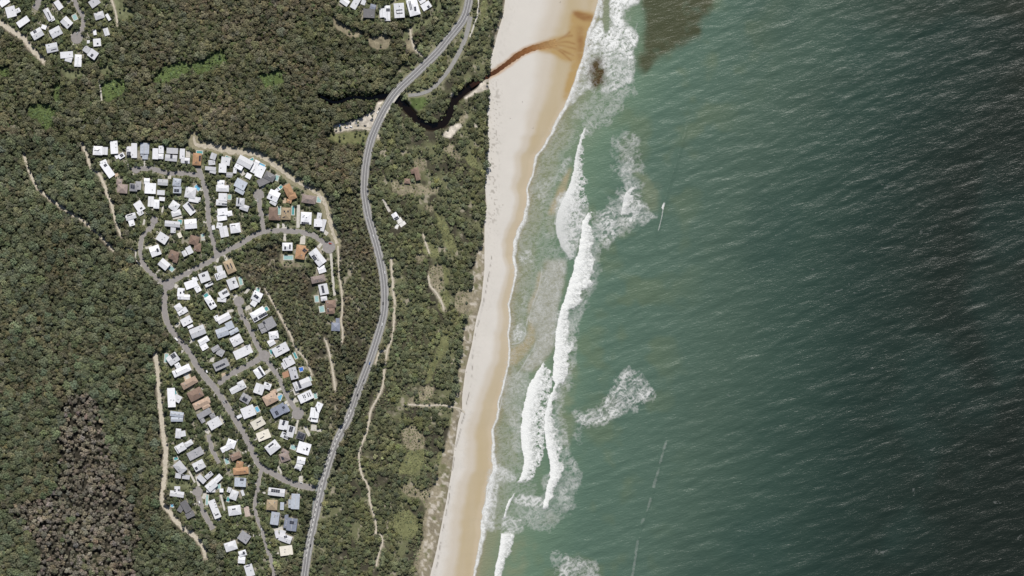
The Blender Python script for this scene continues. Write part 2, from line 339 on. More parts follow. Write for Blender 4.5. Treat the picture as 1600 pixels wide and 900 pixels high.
# ------------------------------------------------------------------ the houses: rows of (colour, wings, solar, dark roof openings)
# wing: centre u, v, width, depth, turn (clockwise degrees in plan)
ROWS = [
 ('from the west in the estate\'s northern row', [
  ('w', [(153.5,235.5,15,14,2),(164.5,236,9,12,3)], [(152,235.5,8,1.2,0)], 0),
  ('w', [(179,230.5,11.5,20,-4)], [], 1),
  ('w', [(190,243.5,10,7.5,-30),(183,245,5,6,-30)], [(190.5,243,5,5,-30)], 0),
  ('w', [(210.5,235.5,9,23,0),(203,236,9,14,0)], [(202,240.5,6,7,5)], 1),
  ('b', [(226.5,232,14,17,2),(226,242,12,4,2),(227,246.5,9,5,3)], [], 1),
  ('w', [(243.5,240.5,9,17,2),(252.5,234,8,12,0),(251,244.5,10,8,5)], [], 0),
  ('v', [(270,236,18,9,3),(268,247,19,10,5)], [(268.5,244.5,4,7,3)], 0),
  ('w', [(285.5,240.5,8,16,2),(290,251,14,9,3)], [(291.5,253.5,5,4,3)], 0),
  ('o', [(308.5,249,13.5,19,4)], [(313,248,3.2,9,4)], 0),
  ('v', [(334,244.5,9,10,20),(331.5,254,10.5,8,-5),(329.5,263.5,17,6,5),(333,268.5,10,5,15)], [], 0),
  ('w', [(348.5,263,12,14,3),(353,252,14,13,8)], [(355.5,264.5,3,11,3)], 1),
  ('g', [(359,273.5,10,8,3)], [], 0),
  ('w', [(383.5,253.5,24,14,28),(373.5,261,13,7,28),(367.5,266.5,5.5,9,5)], [], 1),
  ('w', [(407,268,12,19,25),(397.5,263.5,9,14,25),(388.5,275,9,8,28),(401.5,254,8,7,28)], [], 2),
  ('d', [(421.5,276,17,12,28),(412,283.5,19,11,-25)], [], 1)]),
 ('from the west in the estate\'s second row', [
  ('w', [(168.5,265,27,11,55),(162.5,253.5,10,6,-25)], [(165.5,258.5,4.5,5,55)], 1),
  ('p', [(192,295,16,14,5),(187,284.5,9,9,5)], [], 0),
  ('g', [(209,293,12,12,3),(216.5,290,9,13,3)], [(208,291.5,7,7,3)], 0),
  ('w', [(235.5,294.5,17.5,16.5,3),(230,283,9,9,2)], [], 0),
  ('v', [(255,285,16,9.5,4),(252,301,12,7.5,3)], [(254.5,293.5,12,4.5,3)], 0),
  ('b', [(277,285,13,12,8),(277.5,297,13,10,2)], [(276.5,298,8,5,2)], 1),
  ('w', [(298,301,17,17,10),(303,311.5,16,9,10),(311,311.5,5,6.5,10)], [], 1)]),
 ('from the west in the estate\'s third row', [
  ('w', [(205,338.5,16.5,9,-17),(206,347.5,9,11,-17)], [(203.5,336.5,9,2,-17)], 1),
  ('w', [(218,322.5,16,13,57),(219.5,332.5,8,9,57)], [(221,325.5,3,4,57)], 1),
  ('w', [(236,315,9,16,3)], [], 0),
  ('w', [(245,319,9,14,3),(253.5,311,9,6,5)], [], 0),
  ('w', [(272.5,322,14,14,35),(275.5,333,15,9,-15)], [], 1),
  ('w', [(296,326,20,11,51)], [(298.5,323.5,15,3.5,51)], 0)]),
 ('from the west among the lower western houses', [
  ('w', [(243,392,16,16,-20)], [(247,391,3.5,6,-20)], 0),
  ('w', [(254.5,372,17,14,33)], [], 1),
  ('w', [(257,413,16,13,40)], [], 0),
  ('v', [(270,350,24,9,5),(271,359.5,8,9,2)], [], 1),
  ('r', [(272,399,15,14,20),(275,406,7,9,20)], [], 0),
  ('c', [(281,367.5,6,8,-25)], [], 0),
  ('w', [(296.5,391,9,12,-28),(289,396,7,9,-28)], [], 0),
  ('w', [(298.5,350,19,15,-5)], [], 1),
  ('r', [(304,375.5,15,14,15),(309,386.5,11,13,5)], [], 0)]),
 ('from the north beside the estate\'s middle street', [
  ('w', [(348,294.5,20,10,2),(345.5,286,11,9,3)], [], 0),
  ('w', [(348.5,308,13,12,2),(346.5,316.5,17,9,2)], [(351,319,8,2.2,2)], 1),
  ('w', [(348,331,16,11,-5),(347,340,15,9.5,-10),(359,333.5,8,8,-10)], [(347,336.5,8,1.5,-12)], 0),
  ('w', [(350,362,13,17,-12),(343,352.5,9,9,10)], [], 1),
  ('w', [(333.5,355.5,5,7,-10)], [], 0)]),
 ('from the north beside the estate\'s northern cul-de-sac', [
  ('b', [(376.5,288,18,14,28),(375,298.5,15,7,28)], [], 2),
  ('v', [(376,316,13,13,5),(382,324.5,14,9,20)], [(373.5,314,2.5,9,5)], 0),
  ('w', [(368,356.5,16,15,-8)], [(365,352.5,7,1.5,-8)], 0)]),
 ('from the west in the estate\'s north-eastern block', [
  ('w', [(428,306,17,16,25),(433.5,297,9,5,-40),(427.5,316.5,11,7,30)], [(424.5,308.5,3,4,25)], 1),
  ('r', [(427.5,334,14,20,2),(436.5,341,5,7,5)], [], 0),
  ('t', [(447.5,334,14.5,19,2)], [(445,330.5,2.5,3,2),(450.5,330.5,2.5,3,2),(444,339.5,5,1.6,-20)], 0),
  ('o', [(451,297,12,18,-25),(457,307,13,9.5,-20),(452,314.5,8,6,15)], [], 0),
  ('w', [(478.5,341,17,19,3)], [(477,349,12,4,6)], 2),
  ('p', [(483,311.5,22,13,8)], [], 0),
  ('w', [(497.5,348.5,13,12,3),(499,338,7,11,10),(505.5,352,6,19,15)], [], 1)]),
 ('from the north along the bushland crescent', [
  ('w', [(449.5,385.5,16,12.5,0)], [(446,387.5,3,5,0),(453.5,385.5,2.5,7,0)], 0),
  ('o', [(470,394,15,22,8),(476,391,10,9,35)], [(476.5,391.5,6,5.5,35)], 0),
  ('w', [(496.5,402,27,15,52)], [(490.5,403.5,9,8,55)], 2),
  ('w', [(503,421,12,11,-18)], [], 0),
  ('p', [(497.5,436,22,11,-12)], [], 1),
  ('w', [(506,452,14,17,-12),(506.5,466.5,10,7,-8)], [(505,452,4,12,-12)], 1),
  ('r', [(517,475,16,12,-3),(516.5,485.5,14,10,-3)], [(513,484,2,7,-3)], 0),
  ('s', [(525,510.5,13.5,13,2),(528,500.5,6,7,0)], [], 0)]),
 ('from the west just below the curved street', [
  ('w', [(299,444,20,12,-20),(309,451,9,11,-30),(305,436,8,8,-30)], [], 0),
  ('w', [(320,433,16,15,-20),(327,444.5,13,5,-25)], [(318.5,430.5,5,4,-20),(328.5,441.5,8,4.5,-25)], 0),
  ('w', [(345,430.5,17,11,-20),(343.5,420,9,10,-15)], [(339,432,1.5,8,-20)], 1),
  ('t', [(359.5,416.5,15,21,-24)], [(357,417,2,8,-24),(362,415.5,2,9,-24)], 0)]),
 ('from the north along the western bush road', [
  ('w', [(283,456.5,11,13,5),(287.5,464,19,8,3)], [(282.5,457.5,2.5,3.5,0),(287.5,456,2.5,4,0)], 0),
  ('w', [(279,480,11,10,-33),(288,485,10,9,-30),(283,488.5,10,7,-30)], [], 1),
  ('w', [(292,501.5,17,12,-28),(298,510,9,4,-25)], [], 1),
  ('v', [(309.5,518,24,15,-22)], [], 1),
  ('w', [(318.5,532,17,9,-30),(319,541,11,11,-30)], [], 0),
  ('w', [(271,560.5,18,15,-35)], [(271.5,556,8,7,-35)], 1),
  ('w', [(284.5,579,29,11,-25),(278.5,571.5,8,9,-30)], [(275.5,581.5,1.2,7,-30)], 0)]),
 ('from the north on the estate\'s inner block', [
  ('w', [(364,443,15,17,-22)], [(365.5,441,2.5,5,-22)], 0),
  ('w', [(350.5,459,15,12,-30),(347,468.5,14,6.5,5)], [(352,457,9,4,-28)], 0),
  ('w', [(329.5,472.5,21,11,58)], [(329.5,475.5,4,4,58),(334,474,3.5,3,58)], 0),
  ('w', [(350,497,22,11,-28),(339,497,7,9,-28)], [], 0),
  ('b', [(359.5,508.5,12,12,-25),(348,519,19,14,-20),(366,517.5,15,7,-28)], [], 1),
  ('w', [(370,531.5,18,15,-28)], [], 2),
  ('g', [(337.5,544.5,13,8,-30),(345,550.5,11,11,30)], [], 0),
  ('w', [(380,550,29,14,-25),(386,543.5,7,8,-25)], [], 2),
  ('g', [(346,569.5,24,13,-25)], [(345,571.5,16,3.5,-25)], 0)]),
 ('from the north up the eastern cul-de-sac', [
  ('w', [(402,463,15,15,25),(398,472.5,9,12,35)], [(401,463.5,8,5,38)], 1),
  ('w', [(404.5,491,24,16,-30)], [(411,492.5,14,5,-30),(400,498.5,7,5,-30)], 1),
  ('g', [(422,505,17,17,-30),(408.5,509,9,8,-25),(414,515.5,13,7,-25)], [(413,504.5,4,5,-25)], 1),
  ('w', [(428,523.5,15,12,-10),(424.5,535,11,9.5,-30)], [], 1),
  ('w', [(439,546,25,15,-28)], [(434.5,540.5,6,5,-28),(438,548.5,7,1.2,-28)], 1),
  ('w', [(451.5,564.5,16,15,-28),(444.5,571,6.5,11,-28)], [(446.5,566.5,1.2,10,-28)], 0),
  ('v', [(459,583,12,19,-15)], [(462,588.5,3,4,-15)], 1),
  ('w', [(475,599,23,14,-22),(463,603.5,7,14,-22)], [(468,600.5,4,13,-22)], 1),
  ('w', [(478,619.5,23,14,-25)], [(474.5,619.5,1.5,6,-25),(477,619,1.5,6,-25),(481.5,617,1.5,7,-25),(484.5,616,1.5,7,-25)], 1),
  ('w', [(498,636,10,15,25),(492,645,14,16,8),(491.5,656,11,6.5,8)], [(494.5,639,2.5,8,-15),(491.5,654.5,7,2,8)], 0)]),
 ('from the north facing the eastern cul-de-sac', [
  ('w', [(405.5,582,14,16,-33)], [(408,580.5,3.5,15,-33)], 0),
  ('w', [(405.5,607.5,15,16,20),(418,603,12,10,20)], [(418.5,600,4,2.5,20)], 1),
  ('q', [(423,622.5,22,16,-28),(428,612.5,10,7,-30)], [], 1),
  ('s', [(436,641,24,16,-28),(447,638,9,13,-28)], [(433,645,5,7,-28),(443.5,636.5,4,4,-28)], 0),
  ('w', [(443,664,14,15,12),(454,674,12,18,15),(445.5,680.5,13,9,25)], [(443.5,660.5,4,8,20),(455,670.5,6,9,15),(446,675,5,8,15),(448,683,9,4,20)], 0),
  ('d', [(470.5,680.5,13,12,20)], [(470.5,680.5,10,9,20)], 0),
  ('w', [(475,700,20,18,17)], [(480,701.5,3,5,17)], 1)]),
 ('from the north on the long street\'s eastern side', [
  ('w', [(378,601.5,11,13,-28),(367.5,608.5,16,10,-28)], [], 1),
  ('g', [(384,622.5,16,13,30)], [(383,624,8,6,30)], 1),
  ('w', [(388.5,643,21,17,-22),(374.5,650.5,8,5,-25)], [], 1),
  ('c', [(403.5,661,21,14,-30)], [(404.5,659,8,1.8,-30)], 2),
  ('c', [(412,680,21,14,-22)], [(410,683.5,7,1.6,-30)], 0),
  ('w', [(426.5,698.5,21,16,-38)], [(424,695.5,10,3,-38)], 1),
  ('p', [(445,714,15,14,-20),(446,705.5,12,6,30)], [(442,715.5,4,6,-20)], 1)]),
 ('from the north on the long street\'s western side', [
  ('q', [(296.5,598,26,11,-30)], [], 1),
  ('r', [(306,616,23,16,-28)], [], 0),
  ('q', [(315.5,630,28,11,-26),(322,634.5,13,7,-26)], [], 1),
  ('g', [(319.5,646,23,9,-30),(316.5,656,7,9,-30),(332.5,649.5,8,8,-30)], [], 0),
  ('w', [(336,661,20,15,-30)], [], 1),
  ('r', [(369,712.5,17,10,-25)], [], 1),
  ('w', [(361.5,693,14,13,20),(353.5,700,17,8.5,-28)], [], 0)]),
 ('from the north beside the sandy firebreak', [
  ('w', [(268.5,621,12,30,-3),(278,622.5,11,11,30)], [], 2),
  ('b', [(277,647,21,8,8),(277,655,19,7,0),(274,650,9,11,30)], [], 2),
  ('w', [(279,677,8.5,15,5),(285.5,677.5,10,9,-10)], [], 0),
  ('w', [(282.5,699.5,16,12,-30),(295.5,692.5,13,8,-30)], [(277.5,703,1.2,10,-30)], 1),
  ('g', [(305.5,708.5,25,13,-28)], [], 1),
  ('w', [(311.5,727,18,14,-28)], [(307.5,731.5,4,5,-28)], 1),
  ('v', [(282,730,19,14,50),(279,743,9,8,8),(291,745,12,7,8)], [(287.5,741,6,4,-10)], 1),
  ('v', [(315.5,748,15,8,45),(327,742.5,13,7,-40)], [(328,738,4,4,-40)], 0),
  ('w', [(331,758.5,17,13,-42),(341,747.5,14,9,-42),(346.5,766,6,6,0),(330,766,14,6,0)], [(341,766,6,5,0)], 0),
  ('w', [(277,771.5,22,9,8),(277.5,763.5,9,8,0)], [(274,766,3,4,0),(280,766,3,4,0)], 0),
  ('d', [(291,791,19,11,60),(297.5,804,14,9,-25),(283,794,8,12,30)], [], 1)]),
 ('from the north among the southern estate houses', [
  ('o', [(376.5,735.5,24,11,-5),(374.5,727,11,13,10)], [], 1),
  ('b', [(376,753,18,14,3)], [(378.5,749,6,4,3)], 0),
  ('w', [(366,773,12,15,20),(358.5,765,6,8,20)], [], 0),
  ('w', [(379.5,770,4.5,9,-20)], [], 0),
  ('w', [(336,795,30,11,68)], [(337.5,784,5,1.2,-15),(338.5,788,5,1.2,-15),(339.5,792,5,1.2,-15),(339.5,803.5,6,2.5,-25)], 0),
  ('w', [(367,797,20,15,-8)], [(366,795,6,2.5,-10)], 0),
  ('g', [(382,839,17,15,35)], [], 2),
  ('w', [(361,853,19,14,-18)], [], 0),
  ('w', [(379.5,864,12,9,-18),(378,874.5,11,11,5)], [(381.5,863.5,3.5,5,-10)], 0),
  ('w', [(390,891,13,19,-17)], [(387.5,884.5,7,1.6,-17)], 0)]),
 ('from the north beside the highway', [
  ('w', [(471,719,13,11,10),(467,729,11,10,25)], [(464.5,734,7,4,20)], 0),
  ('w', [(432.5,768.5,26,12,7)], [(431,766.5,14,5,7)], 0),
  ('t', [(425.5,788.5,17,16,3)], [], 1),
  ('b', [(441,790.5,6,12,3)], [], 0),
  ('b', [(462,783,13,24,3),(453.5,786.5,5,13,0)], [], 1),
  ('b', [(430,809.5,13,20,8)], [], 2),
  ('s', [(456.5,819,16,20,8),(447.5,818,7,14,10),(448,807,6,7,0)], [(456.5,816,7,5,8)], 1),
  ('w', [(446,841,20,12,20),(433,834.5,6,12,-15),(441.5,834,9,11,10)], [(446.5,838.5,5,4,-15)], 0),
  ('c', [(447.5,860,20,15,-8)], [], 1)]),
 ('from the west in the north-western hamlet', [
  ('w', [(7,3,16,11,-35)], [], 0),
  ('w', [(18,19,15,17,-15),(28.5,17,8,7,-25)], [], 1),
  ('w', [(37,34.5,20,10,-35)], [], 0),
  ('w', [(59,53,18,14,-30)], [(55.5,50,5,5,-30)], 0),
  ('w', [(69,42.5,8,6.5,20)], [], 0),
  ('w', [(76,23,20,9,62),(82,29.5,7,7,-25)], [(77.5,24.5,12,1.8,66)], 0),
  ('v', [(82,75,18,14,-12)], [(85,78,9,1.8,-15)], 0),
  ('v', [(88,50.5,18,14,-28)], [], 1),
  ('w', [(92,8,15,9,55)], [], 0),
  ('w', [(105,35.5,16,13.5,45)], [(108,39.5,3,2,-40)], 0),
  ('w', [(105,86,20,10,-5),(108,92.5,11,9,15)], [], 0),
  ('w', [(122.5,95,11,19,3)], [], 1),
  ('w', [(138.5,65.5,4.5,5,0)], [], 0),
  ('v', [(146,85,14,13,35),(136,77.5,10,10,35)], [(144.5,87,4,5,35)], 0),
  ('w', [(148.5,51,5,8,-10)], [], 0),
  ('v', [(148,4,16,12,-35)], [], 1),
  ('w', [(152,66.5,12,12,-5)], [(153,68.5,3,3,0)], 0),
  ('v', [(155.5,24.5,15,11,-18)], [], 0),
  ('w', [(166.5,50,8,12,-18)], [], 0),
  ('w', [(169.5,27,5,11,-32)], [], 0)]),
 ('from the west in the northern hilltop row', [
  ('w', [(539,3,14,10,35)], [], 0),
  ('w', [(556,5,10,20,30)], [(552.5,16,5.5,3.5,30)], 1),
  ('w', [(568,4,7,8,20)], [], 0),
  ('d', [(577,21.5,18,14,3)], [], 0),
  ('s', [(583,11,9,8,15)], [], 0),
  ('w', [(605.5,21,9,24,0),(598,20.5,10,14,-5)], [(606.5,16,6,5,0),(599,31,9,4,-10)], 0),
  ('w', [(624,17,16,23,-4)], [(624,16.5,10,1.8,-5),(624.5,21.5,10,1.8,-5)], 1),
  ('w', [(646,12,17,26,-15)], [(640.5,9.5,1.4,15,-12),(642.5,9,1.4,15,-12),(649,14.5,3.5,7,-8)], 0),
  ('w', [(666,9.5,15,11,-32),(659.5,1,10,8,-32)], [(669.5,11,4,4,-32)], 0)]),
 ('from the north among the bush cottages', [
  ('r', [(652,272,7.5,20,-13),(645.5,268,7,7,-13)], [], 0),
  ('r', [(636.5,283,9,7.5,5)], [], 0),
  ('w', [(617.5,337.5,9,10,-32)], [(619,340.5,7,3,-32)], 0)]),
]
NOUN = {'w': 'white-roofed', 'v': 'off-white-roofed', 'c': 'cream-roofed', 'g': 'grey-roofed', 'd': 'dark-grey-roofed', 'b': 'pale-blue-roofed', 's': 'slate-blue-roofed',
        't': 'tan-roofed', 'o': 'terracotta-roofed', 'r': 'brown-tiled', 'p': 'pinkish-roofed', 'q': 'peach-roofed'}
ROOFC = {'w': (0.605, 0.61, 0.635), 'v': (0.45, 0.455, 0.48), 'c': (0.56, 0.53, 0.46), 'g': (0.27, 0.27, 0.285), 'd': (0.135, 0.132, 0.138), 'b': (0.36, 0.39, 0.44), 's': (0.19, 0.21, 0.265),
         't': (0.33, 0.26, 0.175), 'o': (0.34, 0.205, 0.12), 'r': (0.205, 0.145, 0.115), 'p': (0.27, 0.22, 0.20), 'q': (0.375, 0.28, 0.215)}
HIP = set('orpqt')
ORD = ['first', 'second', 'third', 'fourth', 'fifth', 'sixth', 'seventh', 'eighth', 'ninth', 'tenth', 'eleventh', 'twelfth', 'thirteenth', 'fourteenth', 'fifteenth',
       'sixteenth', 'seventeenth', 'eighteenth', 'nineteenth', 'twentieth', 'twenty-first']
# swimming pools (u, v, w, d, turn, colour, surround)
POOLS = [
 (312,238,9,4,4,'t'),(356.5,246.5,8,3.5,20,'t'),(392,250,9,3.5,-25,'t'),(409.5,258,9,4,25,'b'),(432.5,278,5,8,20,'p'),(437.5,293.5,4,8,45,'t'),(436,329,4.5,12,3,'p'),
 (458,329,3.5,13,2,'t'),(498.5,312,6,8,10,'p'),(308.5,293.5,9,5,45,'b'),(281,346.5,6,6,10,'t'),(317,370,4,9,-8,'p'),(268,420,7,6,40,'p'),(358.5,308,5,7,2,'p'),
 (450.5,402.5,14,6,0,'p'),(495,467,5.5,9,-5,'p'),(503,483,7,9,-10,'p'),(376,439,4.5,12,-12,'p'),(322,461.5,7,5,-30,'t'),(260,559.5,5,13,5,'p'),(403,453,5,6,10,'p'),
 (416.5,482.5,5,6,-30,'t'),(424,549.5,4,7,-20,'t'),(461.5,555.5,3.5,10,-25,'t'),(471,577,6,6,-15,'B'),(483.5,592,5.5,7,-22,'p'),(493,618.5,4.5,8,-15,'p'),(437,620.5,6,9,20,'b'),
 (402,639.5,5,8,-28,'b'),(273.5,613,4,7,-20,'t'),(458.5,699,8,6,20,'p'),(341,760,7,7,0,'p'),(323.5,781,3,15,3,'p'),(269,790,4,4,10,'b'),(356.5,780,4,7,15,'t'),
 (354.5,720.5,5,8,-20,'p'),(275,716.5,6,4,-20,'t'),(117,27,6,8,-25,'p'),(648,3,4,5,-30,'t'),(439,829.5,9,3,20,'t')]
# patios and paved forecourts (u, v, w, d, turn, tone)
PATIOS = [(293,590,11,11,-20,'tan'),(444.5,313.5,5,8,3,'tan'),(447,585,11,9,-20,'rust'),(462.5,612,8,10,-22,'pale'),(181,273.5,8,5,-30,'tan'),(294,241,7,10,2,'pale'),(473,375.5,8,12,5,'pale'),
 (445,371,4.5,12,2,'pale'),(500.5,383,5,10,40,'pale'),(508,363,10,6,40,'pale'),(466,338,5,36,1,'pale'),(434.5,354,3.5,9,5,'pale'),(443,354,4.5,10,0,'pale'),
 (378,269,7,11,-35,'pale'),(350.5,585.5,8,6,-20,'tan'),(331.5,562,6,7,10,'pale'),(346.5,655,5,14,-28,'pale'),(386,799,8,16,-10,'pink'),(324,674,8,6,30,'pale'),
 (292,587.5,7,9,-25,'pale'),(486,655,9,7,30,'pale'),(490.5,668.5,9,9,5,'pale'),(480,674,16,5,62,'pale'),(419,579.5,11,5,-38,'pale'),(460,625.5,8,6,-28,'pale'),(436.5,608.5,9,4,-28,'pale'),
 (449,627.5,9,4,-32,'pale'),(624,344.5,9,8,-32,'white'),(629,350,10,6,-35,'white'),(620,354,5,7,20,'white'),
 (225,347,3,9,10,'pale'),(254,327,3,10,8,'pale'),(278,340,16,3.5,-10,'pale'),(265,276,5,7,5,'pale'),(340,406,4,8,20,'pale'),(387,481,9,6,-25,'pale'),(360,486,10,4,-15,'pale'),
 (368,464,4,8,-20,'pale'),(386,455,4,11,40,'pale'),(395,477,9,4,-40,'pale'),(232,386.5,11,3.5,-20,'pale'),(326,440,9,0.5,0,'pale'),(275,447,6,6,40,'pale'),(294,427,4.5,11,12,'pale'),
 (278,507,5,10,40,'pale'),(300,533,3.5,9,60,'pale'),(319,775,5,9,20,'pale'),(300,745,3,20,-28,'pale'),(309,752,4,16,-15,'pale'),(348,785,3,26,-14,'pale'),(470,748,6,9,0,'pale'),(438,735,3,11,-20,'pale'),
 (451,677,3.5,0.5,0,'pale'),(463.5,667,3,22,10,'pale'),(412,770,6,3,0,'pale'),(500,672.5,10,4,0,'pale'),(435,827,14,5,-18,'pale'),(341.5,808,3,12,-10,'pale')]
PATIOS = [p for p in PATIOS if p[3] > 1]
# ------------------------------------------------------------------ masks of what is built, clearings, zones
def rect_pts(u, v, w, d, a):
    c, s = math.cos(math.radians(a)), math.sin(math.radians(a))
    return [(u + x * c - y * s, v + x * s + y * c) for x, y in ((-w/2, -d/2), (w/2, -d/2), (w/2, d/2), (-w/2, d/2))]
BUILT = np.zeros((NV, NU), bool)
for ph, hs in ROWS:
    for c, wings, so, sk in hs:
        for w in wings: BUILT |= poly_mask(rect_pts(*w))
PAVED = np.zeros((NV, NU), bool)
for p in POOLS: PAVED |= poly_mask(rect_pts(p[0], p[1], p[2] + 2.4, p[3] + 2.4, p[4]))
for p in PATIOS: PAVED |= poly_mask(rect_pts(*p[:5]))
DB = 1 - np.clip(blur(BUILT, 1) * 1.0, 0, 1)
B_NEAR = blur(BUILT, 2) > 0.10
P_NEAR = blur(PAVED, 1) > 0.12

ESTATE = [(140,225),(200,218),(300,228),(345,240),(420,258),(500,308),(518,350),(526,390),(533,520),(518,520),(490,440),(480,420),(440,412),(438,372),(384,392),(374,430),(395,446),(425,488),(448,528),(474,555),(496,600),(510,650),(500,690),(490,750),(480,770),(468,870),(450,878),(400,915),(352,915),(345,850),(310,832),(270,800),(260,760),(264,700),(254,600),(250,545),(262,540),(255,450),(218,405),(198,365),(200,340),(190,310),(160,285)]
HAMLET = [(-30,-30),(170,-30),(183,40),(160,98),(130,108),(90,100),(60,75),(40,55),(-30,22)]
HILLTOP = [(520,-30),(690,-30),(674,24),(640,36),(560,40),(525,15)]
Z_GARD = poly_mask(ESTATE) | poly_mask(HAMLET) | poly_mask(HILLTOP)
CLEAR = [  # (kind, points)
 ('swamp', [(236,128),(252,108),(288,94),(300,108),(280,121),(250,130)]), ('swamp', [(160,130),(192,122),(198,138),(186,152),(168,160),(158,150)]),
 ('swamp', [(44,166),(70,160),(88,172),(80,188),(46,182)]), ('swamp', [(318,90),(350,78),(356,98),(328,106)]), ('swamp', [(402,118),(440,110),(446,130),(415,138)]), ('swamp', [(300,100),(322,92),(330,112),(306,118)]),
 ('swamp', [(0,104),(16,106),(14,120),(0,118)]), ('swamp', [(60,188),(78,176),(86,196),(70,204)]), ('swamp', [(84,134),(94,130),(92,152),(86,160)]),
 ('lawn', [(170,-30),(188,-30),(192,4),(212,22),(196,33),(181,27),(176,8)]),
 ('lawn', [(95,102),(112,112),(132,110),(134,118),(112,124),(95,116)]), ('lawn', [(156,104),(172,100),(176,112),(160,118)]),
 ('dunegrass', [(678,330),(690,334),(700,352),(708,368),(716,390),(706,402),(694,378),(684,352)]), ('dunegrass', [(660,372),(676,380),(690,400),(676,404),(660,392)]),
 ('dry', [(648,396),(664,400),(660,412),(650,408)]), ('dry', [(672,416),(690,412),(694,440),(690,462),(678,452),(670,436)]), ('dunegrass', [(690,410),(704,420),(700,446),(692,440)]),
 ('dunegrass', [(686,458),(700,452),(706,470),(694,490),(684,482)]), ('dry', [(714,455),(734,450),(738,478),(722,490),(708,482)]),
 ('dunegrass', [(690,528),(702,524),(698,548),(684,566),(676,592),(664,602),(668,578),(680,552)]), ('dry', [(655,602),(678,604),(674,626),(656,624)]), ('dry', [(638,618),(647,617),(648,633),(638,633)]),
 ('dry', [(628,668),(646,664),(662,680),(664,700),(646,704),(634,700)]), ('dunegrass', [(640,700),(664,700),(662,728),(648,742),(622,738),(630,716)]),
 ('dunegrass', [(614,800),(640,794),(654,812),(652,834),(632,846),(616,824)]), ('dry', [(624,764),(640,754),(656,764),(680,762),(684,790),(668,800),(660,780),(640,776)]),
 ('dry', [(664,800),(690,770),(694,810),(676,850),(664,880),(654,900),(648,880),(660,840)]), ('sand', [(690,214),(700,202),(716,192),(724,196),(712,208),(702,216)]), ('sand', [(736,190),(750,198),(744,202)]),
 ('dry', [(690,232),(704,222),(718,236),(722,252),(712,250),(702,240)]), ('dunegrass', [(724,244),(744,240),(748,262),(732,258)]), ('dry', [(648,250),(662,246),(668,260),(656,270),(646,262)]),
 ('dry', [(618,290),(640,284),(668,290),(690,298),(672,306),(640,304),(622,304)]), ('dry', [(612,282),(622,278),(624,296),(614,300)]), ('dry', [(664,318),(678,320),(676,332),(666,330)]),
 ('dunegrass', [(508,212),(540,205),(580,206),(572,222),(545,226),(520,220)]), ('sand', [(520,196),(540,192),(556,186),(572,182),(586,170),(594,160),(596,176),(590,186),(584,200),(560,200),(540,202),(520,206)]),
 ('sand', [(597,142),(610,144),(602,156),(594,166),(590,160)]),
 ('lawn', [(690,-20),(676,24),(650,38),(632,48),(626,66),(640,64),(650,48),(672,36),(690,10)]), ('dry', [(572,62),(596,52),(612,62),(606,76),(586,78)]), ('dry', [(520,20),(530,36),(548,44),(572,50),(560,62),(540,54),(522,40)]),
 ('dry', [(632,62),(644,60),(648,80),(634,78)]), ('dunegrass', [(592,20),(640,-8),(640,10)]), ('dunegrass', [(752,-10),(764,-10),(758,30),(750,38)]), ('swamp', [(640,152),(664,150),(672,162),(656,172),(642,166)]),
 ('dry', [(716,190),(726,172),(730,176),(722,196)]), ('sand', [(722,148),(738,138),(764,118),(770,128),(764,138),(742,146),(728,158)]), ('sand', [(702,150),(712,140),(706,156)]),
 ('dunegrass', [(705,640),(722,640),(718,660),(708,680),(702,664)]), ('dunegrass', [(684,708),(706,702),(702,760),(694,790),(680,790),(684,750)]),
 ('lawn', [(452,396),(468,412),(486,420),(482,406),(466,402)]), ('dry', [(437,372),(440,416),(470,418),(468,412),(444,410)]),
 ('lawn', [(248,756),(268,752),(300,756),(298,764),(268,762)]),
]
CK = {'swamp': (0.085, 0.115, 0.042), 'lawn': (0.135, 0.145, 0.08), 'dunegrass': (0.145, 0.15, 0.072), 'dry': (0.215, 0.19, 0.132), 'sand': (0.46, 0.42, 0.36)}
CLM = {k: np.zeros((NV, NU), np.float32) for k in CK}
for k, p in CLEAR: CLM[k] = np.maximum(CLM[k], blur(poly_mask(p), 2))
wob = fbm(gu, gv, 14, 60, 3) - 0.5
for k in CLM: CLM[k] = sstep(0.38, 0.62, CLM[k] + wob * 1.1 * (CLM[k] > 0.01)).astype(np.float32)
C_ANY = np.maximum.reduce([CLM[k] for k in CLM])
TRm = lineu(TRE, gv); VGm = lineu(VEG, gv)
Z_COAST = (gu > np.interp(gv, [-40, 150, 230, 560, 760, 940], [735, 590, 578, 600, 510, 470])) & (gu < TRm)
Z_WALLUM = poly_mask([(374,430),(384,392),(438,378),(440,412),(480,420),(500,470),(530,540),(548,600),(520,690),(505,640),(490,590),(470,550),(440,510),(415,470),(390,445)]) | poly_mask([(530,300),(568,300),(590,400),(596,470),(585,540),(560,600),(536,540),(534,400)])
Z_NORTH = (gv < np.interp(gu, [-40, 150, 300, 420, 520, 580], [205, 225, 215, 240, 300, 320])) & (gu < 740)
Z_DEAD = sstep(0.42, 0.62, blur(poly_mask([(95,620),(150,612),(168,690),(195,730),(212,800),(215,920),(50,920),(62,850),(10,790),(85,770),(95,700)]), 9) + (fbm(gu, gv, 40, 80, 3) - 0.5) * 0.9)

